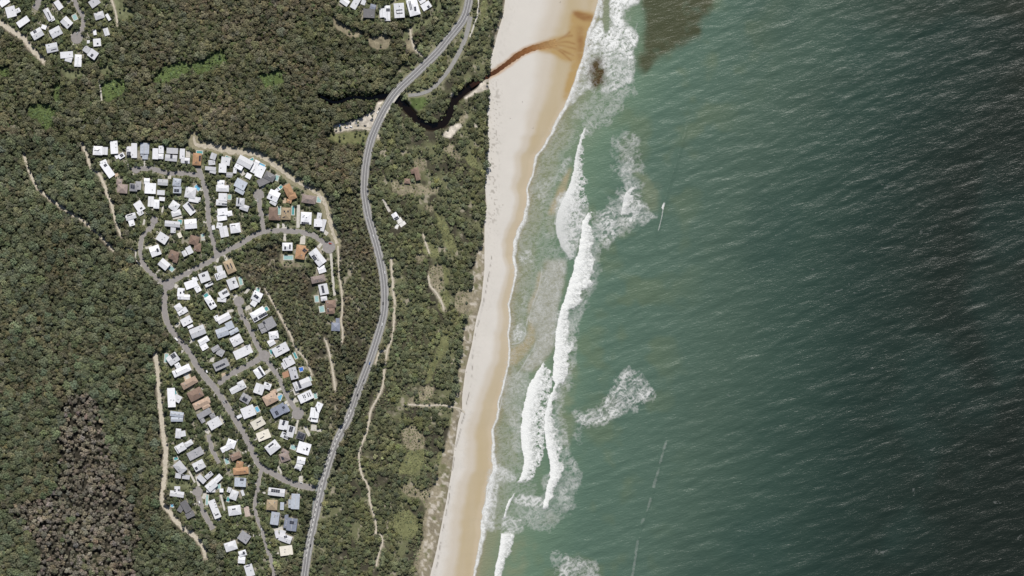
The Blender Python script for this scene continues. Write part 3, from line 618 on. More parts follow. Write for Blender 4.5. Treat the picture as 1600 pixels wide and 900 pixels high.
# ------------------------------------------------------------------ ground and beach
G_FINE = mat('ground', attr='Col', rough=0.95, spec=0.1, noise=(0.45, 0.28))
def mix(c, k, t): return c * (1 - t[:, None]) + np.array(k)[None, :] * t[:, None]
def ground_cols(u, v):
    n1, n2, n3 = fbm(u, v, 26, 20), fbm(u, v, 7, 25, 3), fbm(u, v, 60, 29)
    c = np.tile(np.array([0.052, 0.048, 0.034]), (len(u), 1))
    c = mix(c, (0.075, 0.085, 0.045), sstep(0.5, 0.75, n1))
    coast = samp(blur(Z_COAST, 3), u, v)
    c = mix(c, (0.125, 0.13, 0.07), coast * sstep(0.35, 0.6, n1))
    heath = samp(blur(Z_WALLUM, 3), u, v)
    c = mix(c, (0.26, 0.235, 0.18), np.maximum(coast, heath) * sstep(0.57, 0.70, n2 * 0.6 + n1 * 0.4))
    inn = (u > -39) & (u < 1639) & (v > -39) & (v < 939)
    g = samp(blur(Z_GARD, 2), u, v) * inn
    c = mix(c, (0.105, 0.115, 0.062), g * 0.9)
    c = mix(c, (0.25, 0.23, 0.185), g * sstep(0.55, 0.66, n2))
    c = mix(c, (0.055, 0.055, 0.035), g * sstep(0.45, 0.3, n2) * 0.8)
    rd = samp(RD, u, v)
    c = mix(c, (0.20, 0.195, 0.125), sstep(5.5, 1.5, rd) * inn * sstep(0.3, 0.6, n1 + 0.1))
    for k in ('swamp', 'lawn', 'dunegrass', 'dry', 'sand'):
        m = samp(CLM[k], u, v) * inn
        k2 = np.array(CK[k])[None, :] * (0.30 + 0.75 * n2 + 0.70 * fbm(u, v, 4.2, 45, 2))[:, None]
        c = c * (1 - m[:, None]) + k2 * m[:, None]
    # foredune between the scrub and the sand
    xv, xt = lineu(VEG, v), lineu(TRE, v)
    d = sstep(0, 5, u - xt)
    dun = np.array([0.24, 0.21, 0.15])[None, :] * (0.6 + 0.8 * n2[:, None])
    c = c * (1 - d[:, None]) + dun * d[:, None]
    c = mix(c, (0.13, 0.13, 0.068), d * sstep(0.5, 0.66, n1 * 0.5 + n2 * 0.5) * sstep(2, -6, u - xv))
    c = mix(c, (0.46, 0.42, 0.36), d * sstep(0.55, 0.7, fbm(u, v, 5, 40, 2)) * 0.8)
    c = mix(c, (0.022, 0.02, 0.018), samp(Z_DEAD.astype(np.float32), u, v) * inn * 0.5)
    cr = samp(D_CREEK, u, v)
    c = mix(c, (0.02, 0.015, 0.010), sstep(9, 6, cr) * inn)
    ds = samp(PDs, u, v) * 1.0
    c = mix(c, (0.36, 0.32, 0.25), sstep(3.2, 0.2, ds + (n2 - 0.5) * 5) * inn * 0.75)
    dd = samp(PDd, u, v)
    c = mix(c, (0.235, 0.215, 0.145), sstep(7.5, 2.5, dd + (n2 - 0.5) * 6) * inn)
    return c
fine_u = np.arange(-30, 812, 2.0); fine_v = np.arange(-30, 932, 2.0)
out = np.array([30, 90, 220, 500, 1200, 3000, 8000, 20000])
gus = np.concatenate([fine_u[0] - out[::-1], fine_u]); gvs = np.concatenate([fine_v[0] - out[::-1], fine_v, fine_v[-1] + out])
def zg(u, v): return hg(u, v) - 2.2 * sstep(-3, 3, u - lineu(VEG, v)) - 6 * sstep(40, 120, u - lineu(VEG, v))
u, v, P, F = big_grid(gus, gvs, zg)
o = fast_mesh('ground', P, F, G_FINE, ground_cols(u, v))
tag(o, 'sandy ground, grass and leaf litter under the bushland and estates', 'ground', kind='structure')

def beach_cols(u, v):
    xv, xw = lineu(VEG, v), lineu(WAT, v)
    wl = 10 * (fbm(v, u * 0.3, 60, 90, 2) - 0.5) + 4 * (fbm(u, v, 12, 93, 2) - 0.5)
    d = xw - u + wl
    c = np.tile(np.array([0.505, 0.48, 0.44]), (len(u), 1)) * (0.965 + 0.07 * fbm(u, v, 20, 95, 3)[:, None])
    wide = np.interp(v, [-40, 60, 160, 240, 330, 420, 520, 600, 760, 940], [92, 88, 62, 36, 19, 17, 27, 38, 52, 56])
    c = mix(c, (0.44, 0.395, 0.33), sstep(wide * 1.05, wide * 0.72, d))
    c = mix(c, (0.375, 0.308, 0.20), sstep(wide * 0.70, wide * 0.45, d) * (0.75 + 0.4 * fbm(u, v * 0.25, 16, 101, 3)) * np.interp(v, [220, 330, 520, 640], [1, 0.6, 0.6, 1]))
    c = mix(c, (0.42, 0.35, 0.25), sstep(9, 3, d) * 0.7)
    # seaweed flecks and trampled strip along the upper beach
    e = u - xv
    fl = sstep(0.70, 0.76, fbm(u, v, 2.4, 97, 1)) * np.exp(-((e - 12) / 9.0) ** 2) * np.interp(v, [100, 170, 330, 380], [0.2, 1, 1, 0.15])
    c = mix(c, (0.12, 0.10, 0.075), fl * 0.45)
    wr = np.interp(v, [395, 440, 475, 500, 530, 560, 590, 615, 642, 700, 740, 780, 830, 880, 940], [769, 762, 755, 748, 741, 738, 737, 733, 727, 712, 706, 701, 692, 683, 670])
    c = mix(c, (0.10, 0.085, 0.065), np.exp(-((u - wr - 2 * (fbm(u, v, 9, 98, 2) - 0.5)) / 0.8) ** 2) * sstep(0.45, 0.6, fbm(u, v, 6, 96, 2)) * (v > 395) * 0.7)
    # tannin stained sand fanning out from the creek
    fan = samp(FAN, u, v)
    st = 0.55 + 0.9 * fbm(u * 0.35, v + u * 0.12, 6, 99, 3)
    c = mix(c, (0.33, 0.225, 0.095), np.clip(fan * st * 1.15, 0, 1))
    c = mix(c, (0.20, 0.095, 0.032), np.clip(samp(FAN2, u, v) * (st * 1.5 - 0.55), 0, 1) * 0.85)
    br = samp(D_OUT, u, v)
    c = mix(c, (0.33, 0.19, 0.085), sstep(9, 4, br + (st - 1) * 4) * sstep(880, 850, u) * 0.7)
    return c
FAN = blur(poly_mask([(838,70),(862,60),(888,54),(892,22),(902,16),(928,20),(934,40),(918,64),(914,90),(904,118),(893,142),(884,160),(880,150),(888,118),(893,98),(878,92),(862,82),(842,79)]), 3)
FAN2 = np.maximum(blur(poly_mask([(893,16),(912,20),(928,24),(926,32),(912,32),(900,26)]), 2), 0)
FAN2 = np.maximum(FAN2, 0.75 * blur(poly_mask([(902,40),(912,44),(912,80),(906,100),(902,80)]), 3))
for ln in ([(868,66),(880,58),(894,55)], [(868,67),(885,65),(898,68)], [(866,69),(884,72),(900,76)], [(862,72),(876,80),(892,94)], [(866,72),(882,80),(896,86)], [(870,64),(884,55),(890,50)]):
    FAN2 = np.maximum(FAN2, 0.6 * np.exp(-(dist_line(smooth_line(ln, 2), 12) / 1.7) ** 2))
bu = np.arange(636, 1000, 1.5); bv = np.arange(-30, 932, 1.5)
bvs = np.concatenate([bv[0] - out[:5][::-1], bv, bv[-1] + out[:5]])
def zb(u, v):
    z = hg(u, v) - 2.2 * sstep(3, -3, u - lineu(VEG, v)) - 6 * sstep(-40, -100, u - lineu(VEG, v))
    return z + 0.16 * (fbm(u, v, 9, 110, 3) - 0.5) * sstep(0.7, 0.1, (u - lineu(VEG, v)) / 110)
u, v, P, F = big_grid(bu, bvs, zb)
o = fast_mesh('beach', P, F, mat('beach_sand', attr='Col', rough=0.8, spec=0.25, noise=(1.3, 0.05)), beach_cols(u, v))
tag(o, 'pale sandy ocean beach with a golden wet strip along the surf', 'beach', kind='structure')

# ------------------------------------------------------------------ creek and its outflow
def ribbon(name, L, widths, zf, m, parent=None, jag=0.0, seed=0, cols=None):
    L = np.asarray(L)[:, :2]; n = len(L)
    w = np.interp(np.linspace(0, 1, n), np.linspace(0, 1, len(widths)), widths) / 2 if hasattr(widths, '__len__') else np.full(n, widths / 2)
    t = np.gradient(L, axis=0); t /= np.maximum(1e-6, np.hypot(t[:, 0], t[:, 1]))[:, None]
    nrm = np.stack([-t[:, 1], t[:, 0]], 1)
    r = np.random.default_rng(seed + 5)
    wl = w * (1 + jag * (r.random(n) - 0.5) * 2); wr = w * (1 + jag * (r.random(n) - 0.5) * 2)
    A, C, B = L + nrm * wl[:, None], L, L - nrm * wr[:, None]
    V = np.concatenate([A, C, B]); z = zf(V[:, 0], V[:, 1])
    P = np.stack([X(V[:, 0]), Y(V[:, 1]), z], 1)
    i = np.arange(n - 1)
    F = np.concatenate([np.stack([i, i + 1, i + 1 + n, i + n], 1), np.stack([i + n, i + n + 1, i + 2 * n + 1, i + 2 * n], 1)])
    if len(F) and np.cross(P[F[0][1]] - P[F[0][0]], P[F[0][2]] - P[F[0][1]])[2] < 0: F = F[:, ::-1]
    o = fast_mesh(name, P, F, m, cols if cols is None else np.concatenate([cols] * 3), True, parent)
    return o
o = ribbon('creek', CREEK, [7, 9, 10.5, 11.5, 11.5, 10, 9.5, 9, 7.5, 6, 4.5, 4, 3], lambda u, v: np.full(np.shape(u), 1.6), mat('creek_water', (0.006, 0.0035, 0.002), 0.06, 0.4), jag=0.12)
tag(o, 'dark tea-coloured creek winding out of the bush towards the beach', 'creek', kind='structure')
L = smooth_line(OUTFLOW, 3); tt = np.linspace(0, 1, len(L))
oc = np.stack([np.interp(tt, [0, .35, .7, 1], c) for c in ([.016, .085, .19, .33], [.007, .034, .085, .21], [.004, .013, .03, .09])], 1)
o = ribbon('creek_outflow', L, [6, 7, 6.5, 6.5, 7, 8, 9, 9, 10, 14], lambda u, v: np.maximum(hg(u, v), h0(u, v) - 0.6) + 0.12, mat('tannin_water', attr='Col', rough=0.15, spec=0.4, noise=(0.5, 0.35)), jag=0.2, cols=oc)
tag(o, 'orange-brown creek water curving across the pale sand to the surf', 'stream', kind='structure')

# ------------------------------------------------------------------ sea
PLUME = blur(poly_mask([(1008,-40),(1120,-40),(1115,10),(1095,40),(1085,62),(1060,75),(1035,90),(1000,116),(990,110),(1004,80),(1010,50),(1000,20)]), 9)
PLUME2 = np.maximum(blur(poly_mask([(918,95),(945,85),(948,130),(930,138),(918,128)]), 4), 0)
TANW = np.maximum.reduce([blur(span_mask(r), 4) for r in (
    [(255, 890, 893), (290, 872, 885), (320, 860, 872), (340, 852, 870), (370, 850, 868)], [(440, 840, 846), (470, 828, 836), (500, 822, 830), (530, 800, 836), (560, 792, 822), (575, 792, 806)],
    [(560, 880, 900), (590, 875, 905), (620, 870, 895), (660, 872, 900), (700, 880, 892)], [(830, 785, 800), (850, 800, 840), (870, 795, 830), (900, 790, 815)], [(260, 980, 1000), (290, 1000, 1030), (330, 1010, 1028)],
    [(180, 880, 905), (240, 850, 880), (330, 828, 850), (400, 815, 835), (480, 800, 815)], [(810, 775, 784), (850, 765, 776), (900, 748, 765)], [(640, 795, 812), (690, 790, 810), (725, 800, 815)])])
SANDBAR = np.maximum.reduce([blur(span_mask(r), 2) for r in ([(494, 824, 827), (505, 825, 833), (520, 824, 838), (535, 818, 836), (546, 797, 828), (558, 794, 818), (570, 794, 806)], [(262, 890, 894), (280, 880, 888), (300, 870, 884), (318, 862, 872), (335, 856, 868)], [(425, 840, 848), (450, 838, 844), (475, 826, 832), (490, 824, 828)])])
SHEET = blur(span_mask([(406, 850, 884), (440, 846, 882), (480, 829, 872), (500, 826, 870), (522, 838, 868), (545, 834, 866), (565, 822, 850), (580, 812, 838)]), 3)
def water_cols(u, v):
    xw = lineu(WAT, v)
    d = u - xw + 30 * (fbm(u, v, 130, 120, 3) - 0.5) * sstep(20, 150, u - xw)
    ks = [0, 12, 40, 90, 150, 240, 330, 430, 540, 680, 900]
    cs = [lin(168, 158, 130), lin(146, 152, 125), lin(130, 149, 123), lin(112, 139, 117), lin(97, 124, 108), lin(90, 115, 101), lin(81, 104, 91), lin(63, 86, 76), lin(46, 66, 59), lin(36, 48, 42), lin(31, 39, 34)]
    c = np.stack([np.interp(d, ks, [q[i] for q in cs]) for i in range(3)], 1)
    far = sstep(250, 600, u - xw)
    c = mix(c, lin(52, 54, 42), far * sstep(0.5, 0.72, fbm(u * 0.6, v, 150, 125, 3)) * 0.4)
    c = mix(c, lin(50, 76, 70), sstep(120, 300, u - xw) * sstep(0.52, 0.75, fbm(u, v * 0.6, 120, 128, 3)) * 0.3)
    c = mix(c, lin(148, 152, 120), samp(TANW, u, v) * sstep(0.2, 0.6, fbm(u, v, 16, 131, 3)) * 0.42)
    c = mix(c, lin(116, 128, 94), sstep(40, 110, u - xw) * sstep(330, 200, u - xw) * sstep(0.5, 0.7, fbm(u, v, 45, 133, 3)) * 0.35)
    c = mix(c, lin(182, 170, 138), np.clip(samp(SANDBAR, u, v) * (0.6 + 0.7 * fbm(u, v, 9, 132, 2)), 0, 1) * 0.9)
    c = mix(c, lin(165, 160, 138), samp(SHEET, u, v) * 0.7)
    pl = sstep(0.0, 0.9, samp(PLUME, u + 26 * (fbm(u, v, 28, 151, 3) - 0.5), v + 26 * (fbm(u, v, 28, 154, 3) - 0.5)) * (0.35 + 1.25 * fbm(u, v, 16, 136, 4)))
    c = mix(c, lin(78, 78, 52), pl * 0.88)
    c = mix(c, lin(84, 68, 38), np.clip(samp(PLUME2, u, v) * (0.4 + 1.0 * fbm(u, v, 7, 139, 2)), 0, 1))
    return c * SEA_K
SEA_K = 0.62
def swell(u, v):
    """open-water waves, crests running slightly north of east; plus the long shore-parallel swell lines"""
    a = math.radians(17)
    al, ac = u * math.cos(a) - v * math.sin(a), u * math.sin(a) + v * math.cos(a)
    off = sstep(20, 160, u - lineu(WAT, v))
    w = (fbm(al * 0.28, ac, 9, 140, 3) - 0.5) * 1.5 + (fbm(al * 0.2 + 300, ac, 22, 144, 2) - 0.5) * 1.1
    a2 = math.radians(32)
    w = w + (vnoise((u * math.cos(a2) - v * math.sin(a2)) * 0.3, u * math.sin(a2) + v * math.cos(a2), 7, 149) - 0.5) * 0.6
    for pts, hgt, wd in (([(1072, 200), (1055, 260), (1042, 300), (1034, 335), (1028, 362)], 1.3, 3.2), ([(1041, 690), (1030, 730), (1015, 785), (1000, 830), (993, 870), (987, 905)], 1.1, 2.6)):
        P = np.array(pts); x = np.interp(v, P[:, 1], P[:, 0])
        k = sstep(P[0, 1] - 15, P[0, 1] + 10, v) * sstep(P[-1, 1] + 15, P[-1, 1] - 10, v)
        w = w + hgt * np.exp(-((u - x) / wd) ** 2) * k
    return w * off * sstep(-60, -20, v + 20) * sstep(1000, 925, v) * sstep(1690, 1640, u) + 0.15 * off
def surf_h(u, v):
    return samp(SURFH, u, v)
BREAK_A = [(326, 921, 923), (345, 910, 925), (380, 904, 930), (395, 902, 928), (410, 897, 933), (425, 894, 931), (440, 889, 926), (455, 884, 915), (470, 880, 908), (485, 875, 892), (500, 872, 888), (520, 868, 890), (545, 866, 894), (558, 864, 892), (575, 864, 888), (590, 862, 886), (600, 866, 878), (612, 862, 871), (625, 856, 868), (650, 850, 864), (680, 850, 868), (700, 853, 876), (720, 857, 880), (735, 859, 886), (745, 859, 880), (760, 854, 871), (775, 851, 868), (788, 848, 862), (796, 847, 858)]
BREAK_C = [(566, 848, 852), (580, 838, 862), (600, 827, 864), (625, 820, 858), (650, 815, 852), (675, 813, 852), (700, 814, 852), (715, 818, 850), (730, 817, 840), (745, 812, 836), (754, 808, 822)]
BREAK_F = [(771, 802, 805), (778, 797, 803), (788, 791, 797), (800, 787, 792), (810, 786, 790)]
BREAK_G = [(834, 782, 804), (848, 781, 804), (862, 779, 801), (876, 776, 792), (890, 773, 786), (905, 770, 784), (930, 764, 780)]
BREAK_T = [(199, 913, 918), (215, 907, 914), (240, 898, 912), (262, 896, 913), (290, 889, 916), (310, 880, 919), (324, 872, 921), (345, 867, 914), (370, 869, 907), (392, 880, 902), (404, 890, 898)]
SURFH = 1.5 * blur(span_mask(BREAK_A), 3) + 0.8 * blur(span_mask(BREAK_C), 3) + 0.9 * blur(span_mask(BREAK_F), 1) + 0.9 * blur(span_mask(BREAK_G), 2) + 0.6 * blur(span_mask(BREAK_T), 3)
sea_u = np.concatenate([np.arange(690, 1632, 2.0), 1632 + out]); sea_vf = np.arange(-30, 932, 2.0)
sea_v = np.concatenate([sea_vf[0] - out[::-1], sea_vf, sea_vf[-1] + out])
def zs(u, v): return swell(u, v) + surf_h(u, v) * sstep(0, 6, u - lineu(WAT, v))
u, v, P, F = big_grid(sea_u, sea_v, zs)
sm = bpy.data.materials.new('sea_water'); sm.use_nodes = True
N, Lk = sm.node_tree.nodes, sm.node_tree.links
b = N['Principled BSDF']; b.inputs['Roughness'].default_value = 0.30; b.inputs['IOR'].default_value = 1.33; b.inputs['Specular IOR Level'].default_value = 0.42
at = N.new('ShaderNodeAttribute'); at.attribute_name = 'Col'; Lk.new(at.outputs['Color'], b.inputs['Base Color'])
tc = N.new('ShaderNodeTexCoord')
prev = None
for k, (sx, sy, rot, sc_, st, ds) in enumerate(((0.10, 0.34, 17, 1.0, 0.75, 0.8), (0.30, 0.8, 26, 1.0, 0.85, 0.45))):
    mp = N.new('ShaderNodeMapping'); mp.inputs['Rotation'].default_value = (0, 0, -math.radians(rot)); mp.inputs['Scale'].default_value = (sx, sy, 1)
    mp.vector_type = 'POINT'
    # rotate first, then stretch along the crest
    rt = N.new('ShaderNodeVectorRotate'); rt.rotation_type = 'Z_AXIS'; rt.inputs['Angle'].default_value = -math.radians(rot)
    mp.inputs['Rotation'].default_value = (0, 0, 0)
    nz = N.new('ShaderNodeTexNoise'); nz.inputs['Scale'].default_value = sc_; nz.inputs['Detail'].default_value = 4; nz.inputs['Roughness'].default_value = 0.6
    Lk.new(tc.outputs['Object'], rt.inputs['Vector']); Lk.new(rt.outputs[0], mp.inputs['Vector']); Lk.new(mp.outputs[0], nz.inputs['Vector'])
    bp = N.new('ShaderNodeBump'); bp.inputs['Strength'].default_value = st; bp.inputs['Distance'].default_value = ds
    Lk.new(nz.outputs[0], bp.inputs['Height'])
    if prev is not None: Lk.new(prev.outputs[0], bp.inputs['Normal'])
    prev = bp
Lk.new(prev.outputs[0], b.inputs['Normal'])
o = fast_mesh('sea', P, F, sm, water_cols(u, v))
tag(o, 'green ocean water darkening offshore, ruffled by small wind waves', 'sea', kind='structure')

# ------------------------------------------------------------------ surf: foam as thin sheets of real cells, denser cells whiter
fm = bpy.data.materials.new('sea_foam'); fm.use_nodes = True
N, Lk = fm.node_tree.nodes, fm.node_tree.links
b = N['Principled BSDF']; b.inputs['Base Color'].default_value = (0.66, 0.67, 0.655, 1); b.inputs['Roughness'].default_value = 0.9; b.inputs['Specular IOR Level'].default_value = 0.1
at = N.new('ShaderNodeAttribute'); at.attribute_name = 'Col'; sp = N.new('ShaderNodeSeparateColor')
Lk.new(at.outputs['Color'], sp.inputs[0]); Lk.new(sp.outputs[0], b.inputs['Alpha'])
def foam(name, alpha, lift, label, cat='foam', kind=None, rough=0.25, seed=0):
    A = alpha
    k = A > (0.05 if kind else 0.16)
    k[:, :1] = k[:1] = False
    cell = k[:-1, :-1] & k[1:, :-1] & k[:-1, 1:] & k[1:, 1:]
    if kind: cell = cell | (k[:-1, :-1] | k[1:, 1:]) & (np.maximum(A[:-1, :-1], A[1:, 1:]) > 0.12)
    jj, ii = np.nonzero(cell)
    if len(jj) == 0: return None
    ids = np.unique(np.concatenate([jj * NU + ii, (jj + 1) * NU + ii, (jj + 1) * NU + ii + 1, jj * NU + ii + 1]))
    lut = np.full(NU * NV, -1, np.int64); lut[ids] = np.arange(len(ids))
    F = np.stack([lut[jj * NU + ii], lut[(jj + 1) * NU + ii], lut[(jj + 1) * NU + ii + 1], lut[jj * NU + ii + 1]], 1)
    vj, vi = ids // NU, ids % NU
    r = np.random.default_rng(seed + 3)
    uu, vv = gu[0, vi] + (r.random(len(vi)) - 0.5) * 0.5, gv[vj, 0] + (r.random(len(vi)) - 0.5) * 0.5
    a = A[vj, vi]
    base = np.maximum(zs(uu, vv), hg(uu, vv))
    z = base + 0.10 + lift * a * (0.4 + 0.9 * fbm(uu, vv, 6, 160 + seed, 3)) + rough * a * (r.random(len(vi)) - 0.3)
    o = fast_mesh(name, np.stack([X(uu), Y(vv), z], 1), F, fm, np.stack([np.clip(a, 0, 1)] * 3, 1), False)
    return tag(o, label, cat, None, kind)
n_f = fbm(gu, gv, 5, 170, 3); n_l = fbm(gu, gv, 3.2, 175, 2); n_b = fbm(gu, gv, 14, 178, 3)
wu, wv = gu + 9 * (fbm(gu, gv, 11, 183, 2) - 0.5), gv + 9 * (fbm(gu, gv, 11, 186, 2) - 0.5)     # swirled coordinates
cq, sq = math.cos(0.6), math.sin(0.6)
net = 1 - np.abs(2 * fbm((wu * cq - wv * sq) * 0.42, (wu * sq + wv * cq) * 1.25, 4.6, 181, 2) - 1)
net2 = 1 - np.abs(2 * fbm((wu * cq + wv * sq) * 0.8, -wu * sq + wv * cq, 2.6, 188, 2) - 1)
lace = np.clip((0.55 * net + 0.45 * net2 - 0.42) * 1.9, 0, 1)
speck = rng.random((NV, NU))
def edges(rows):
    V_ = [q[0] for q in rows]
    return np.interp(gv, V_, [q[1] for q in rows]), np.interp(gv, V_, [q[2] for q in rows]), sstep(V_[0] - 3, V_[0] + 3, gv) * sstep(V_[-1] + 3, V_[-1] - 3, gv)
def solid(rows, b1=2, k=1.0, edge=0.9, rag=9.0, inner=0.35, tail=5.0):
    """a breaker: crisp bright front on the shore side, ragged and lacier behind"""
    l, r_, on = edges(rows)
    dl = gu - l + 3.0 * (n_f - 0.5) + 3 * (n_b - 0.5)
    dr = r_ + rag * (n_b - 0.5) * 2 + rag * 0.6 * (n_f - 0.5) * 2 - gu
    q = np.clip((gu - l) / np.maximum(2, r_ - l), 0, 1)
    a_ = sstep(-0.4, 1.2, dl) * sstep(-2, tail, dr)
    tex = 0.45 * n_l + 0.30 * lace + 0.25 * speck
    hole = inner * sstep(0.12, 0.75, q)
    return on * k * a_ * np.clip(1.0 - hole * (1.9 - 2.6 * tex) + 0.10 * (speck - 0.5), 0, 1)
def lacy(m, dens, grain=0.0):
    """m: soft mask 0..1; open, soft net of foam, plus evenly fine-grained thin foam"""
    mm = sstep(0.05, 0.95, m + (n_b - 0.5) * 0.9 * (m > 0.02) + (n_f - 0.5) * 0.4)
    st_ = np.clip(lace ** 1.6 * 1.25 + 0.5 * (n_l - 0.55), 0, 1)
    return 0.82 * np.clip(mm * (dens * (0.95 * st_ ** 1.3 + 0.03) * (0.35 + 1.1 * n_b) + grain * (0.55 + 0.6 * speck + 0.5 * (n_l - 0.5)) + 0.10 * (speck - 0.5)), 0, 1) * (m > 0.02)
def pm(p, r=4): return blur(poly_mask(p), r)
WTm = lineu(WAT, gv)
foam('breaking_wave', np.maximum(solid(BREAK_A, rag=8, inner=0.45), 0.8 * lacy(blur(span_mask(BREAK_A), 4), 0.7)), 0.9, 'longest white breaking wave, running down the middle of the surf zone', 'wave', seed=1)
foam('breaking_wave', np.maximum(solid(BREAK_C, rag=3, inner=0.72, tail=3), 0.7 * lacy(blur(span_mask(BREAK_C), 3), 0.8)), 0.5, 'broad white broken wave just shoreward of the longest breaker', 'wave', seed=2)
foam('breaking_wave', np.maximum(solid(BREAK_G, rag=6, inner=0.5), 0.7 * lacy(blur(span_mask(BREAK_G), 4), 0.7)), 0.6, 'southernmost white wave, breaking close to the beach', 'wave', seed=3)
foam('breaking_wave', solid(BREAK_F, rag=2, inner=0.2, tail=2), 0.6, 'thin slanting white wave north of the southernmost breaker', 'wave', seed=4)
foam('breaking_wave', np.maximum(solid(BREAK_T, k=0.9, rag=4, inner=0.95) * np.interp(gv, [200, 300, 345, 404], [1, 1, 0.8, 0.55]), 0.8 * lacy(blur(span_mask(BREAK_T), 4), 0.8)), 0.4, 'tapering white wave tail north of the longest breaker', 'wave', seed=5)
foam('breaking_wave', np.maximum(0.85 * solid([(317, 1036, 1039.5), (321, 1034.5, 1038), (328, 1034, 1036.5)], rag=0.5, inner=0.1, tail=1.0), 0.55 * np.exp(-(dist_line(smooth_line([(1036, 328), (1034, 340), (1029, 360)], 2), 6) / 1.1) ** 2)), 0.4, 'small lone white wave curling well offshore', 'wave', seed=6)
foam('breaking_wave', np.maximum(solid([(293, 986, 991), (300, 977, 992), (312, 974, 995), (320, 973, 990), (335, 971, 980)], k=0.8, rag=5, inner=0.8), 0.9 * np.exp(-(dist_line(smooth_line([(990, 293), (978, 303), (974, 318), (971, 336)], 2), 6) / 1.2) ** 2)), 0.3, 'small white wave in the northern foam patch off the breaker', 'wave', seed=7)
sw = np.interp(gv, [-40, 60, 140, 200, 300, 345, 370, 400, 450, 540, 600, 690, 730, 790, 840, 900, 940], [7, 8, 9, 6, 3.2, 9, 8, 6, 3, 3, 3, 4.5, 10, 16, 10, 4, 4])
dw = gu - WTm + 3.0 * (n_b - 0.5)
swash = np.clip(1.25 * sstep(-1.5, 0.4, dw) * sstep(sw, sw * 0.25, dw), 0, 1)
swash = np.maximum(np.clip(swash * (0.15 + 0.75 * n_l + 0.5 * lace + 0.3 * (speck - 0.5)), 0, 1) * 0.9, 0.85 * np.exp(-((dw - 0.8) / 0.9) ** 2) * sstep(0.3, 0.5, n_b + 0.15))
foam('swash_foam', swash, 0.05, 'thin white swash line where the sea meets the sand', 'foam', 'stuff', 0.08, seed=8)
FL = {}
lacys = np.zeros((NV, NU), np.float32)
for m, dn, gr in ((blur(span_mask([(300, 872, 890), (322, 868, 921), (345, 868, 915), (370, 870, 908), (395, 882, 902), (402, 888, 900)]), 3), 0.6, 0.36),
              (blur(span_mask([(406, 850, 884), (440, 846, 882), (480, 829, 872), (500, 826, 870), (522, 838, 868), (545, 834, 866), (565, 822, 850), (580, 812, 838)]), 5), 0.30, 0.26),
              (blur(span_mask([(582, 790, 832), (610, 785, 822), (640, 783, 816), (655, 796, 814), (690, 800, 816), (710, 806, 818)]), 4), 0.34, 0.20),
              (blur(span_mask([(190, 866, 905), (240, 842, 893), (300, 826, 872), (350, 818, 868), (400, 802, 884), (450, 800, 880), (500, 795, 868), (560, 793, 845), (620, 780, 816), (690, 770, 812), (760, 764, 846), (830, 756, 800)]), 7), 0.20, 0.07),
              (blur(span_mask([(360, 915, 936), (400, 915, 940), (440, 905, 934), (470, 890, 918), (520, 880, 900), (560, 880, 902), (640, 860, 878), (700, 868, 890), (740, 876, 906), (800, 858, 896)]), 5), 0.45, 0.10),
              (pm([(846, 745), (870, 742), (900, 740), (905, 770), (885, 800), (868, 830), (838, 832), (800, 800), (802, 776), (846, 786)], 6), 0.35, 0.14),
              (pm([(796, 776), (815, 772), (850, 778), (850, 792), (820, 792), (800, 786)], 3), 0.8, 0.25), (pm([(784, 808), (802, 806), (822, 818), (815, 834), (790, 834), (784, 822)], 3), 0.75, 0.15),
              (pm([(766, 730), (778, 722), (796, 736), (812, 748), (800, 754), (780, 752), (776, 790), (772, 830), (758, 830), (758, 780)], 3), 0.5, 0.40),
              (pm([(890, 652), (925, 640), (948, 622), (965, 598), (966, 586), (985, 578), (1012, 590), (1018, 606), (1014, 622), (990, 640), (965, 652), (945, 664), (915, 668), (898, 660)], 6), 0.85, 0.06),
              (pm([(900, 655), (925, 640), (950, 640), (958, 650), (930, 666), (910, 662)], 4), 0.8, 0.15),
              (pm([(922, 340), (940, 330), (962, 312), (970, 285), (992, 288), (1003, 312), (1018, 336), (1022, 348), (1000, 352), (978, 360), (955, 382), (940, 390), (930, 380)], 7), 0.85, 0.10),
              (pm([(958, 215), (975, 200), (1000, 215), (1003, 250), (1005, 290), (975, 292), (965, 270)], 8), 0.45, 0.05), (pm([(972, 242), (992, 244), (990, 262), (986, 292), (972, 290), (970, 268)], 3), 0.7, 0.25),
              (pm([(915, 160), (960, 150), (980, 165), (950, 190), (925, 205), (908, 210)], 8), 0.40, 0.05), (pm([(890, 172), (930, 140), (990, 130), (1000, 150), (950, 170), (905, 190)], 8), 0.35, 0.08),
              (pm([(872, 885), (885, 872), (905, 868), (930, 880), (940, 905), (940, 930), (870, 930)], 5), 0.85, 0.10), (pm([(858, 870), (872, 852), (880, 900), (866, 910)], 4), 0.4, 0.0),
              (pm([(808, 395), (832, 388), (842, 405), (826, 414), (812, 410)], 4), 0.6, 0.1), (pm([(815, 440), (826, 442), (822, 490), (810, 500), (812, 470)], 5), 0.4, 0.1), (pm([(805, 508), (822, 505), (822, 525), (812, 532), (800, 535)], 3), 0.6, 0.25),
              (pm([(840, 285), (870, 265), (890, 235), (896, 240), (880, 280), (855, 305), (850, 335), (842, 330)], 5), 0.5, 0.1), (pm([(830, 365), (868, 360), (868, 376), (832, 376)], 5), 0.45, 0.05),
              (pm([(895, 690), (900, 660), (908, 650), (915, 665), (902, 700)], 4), 0.3, 0.0), (pm([(865, 625), (885, 640), (880, 690), (868, 680)], 4), 0.45, 0.05)):
    lacys = np.maximum(lacys, lacy(m, dn, gr))
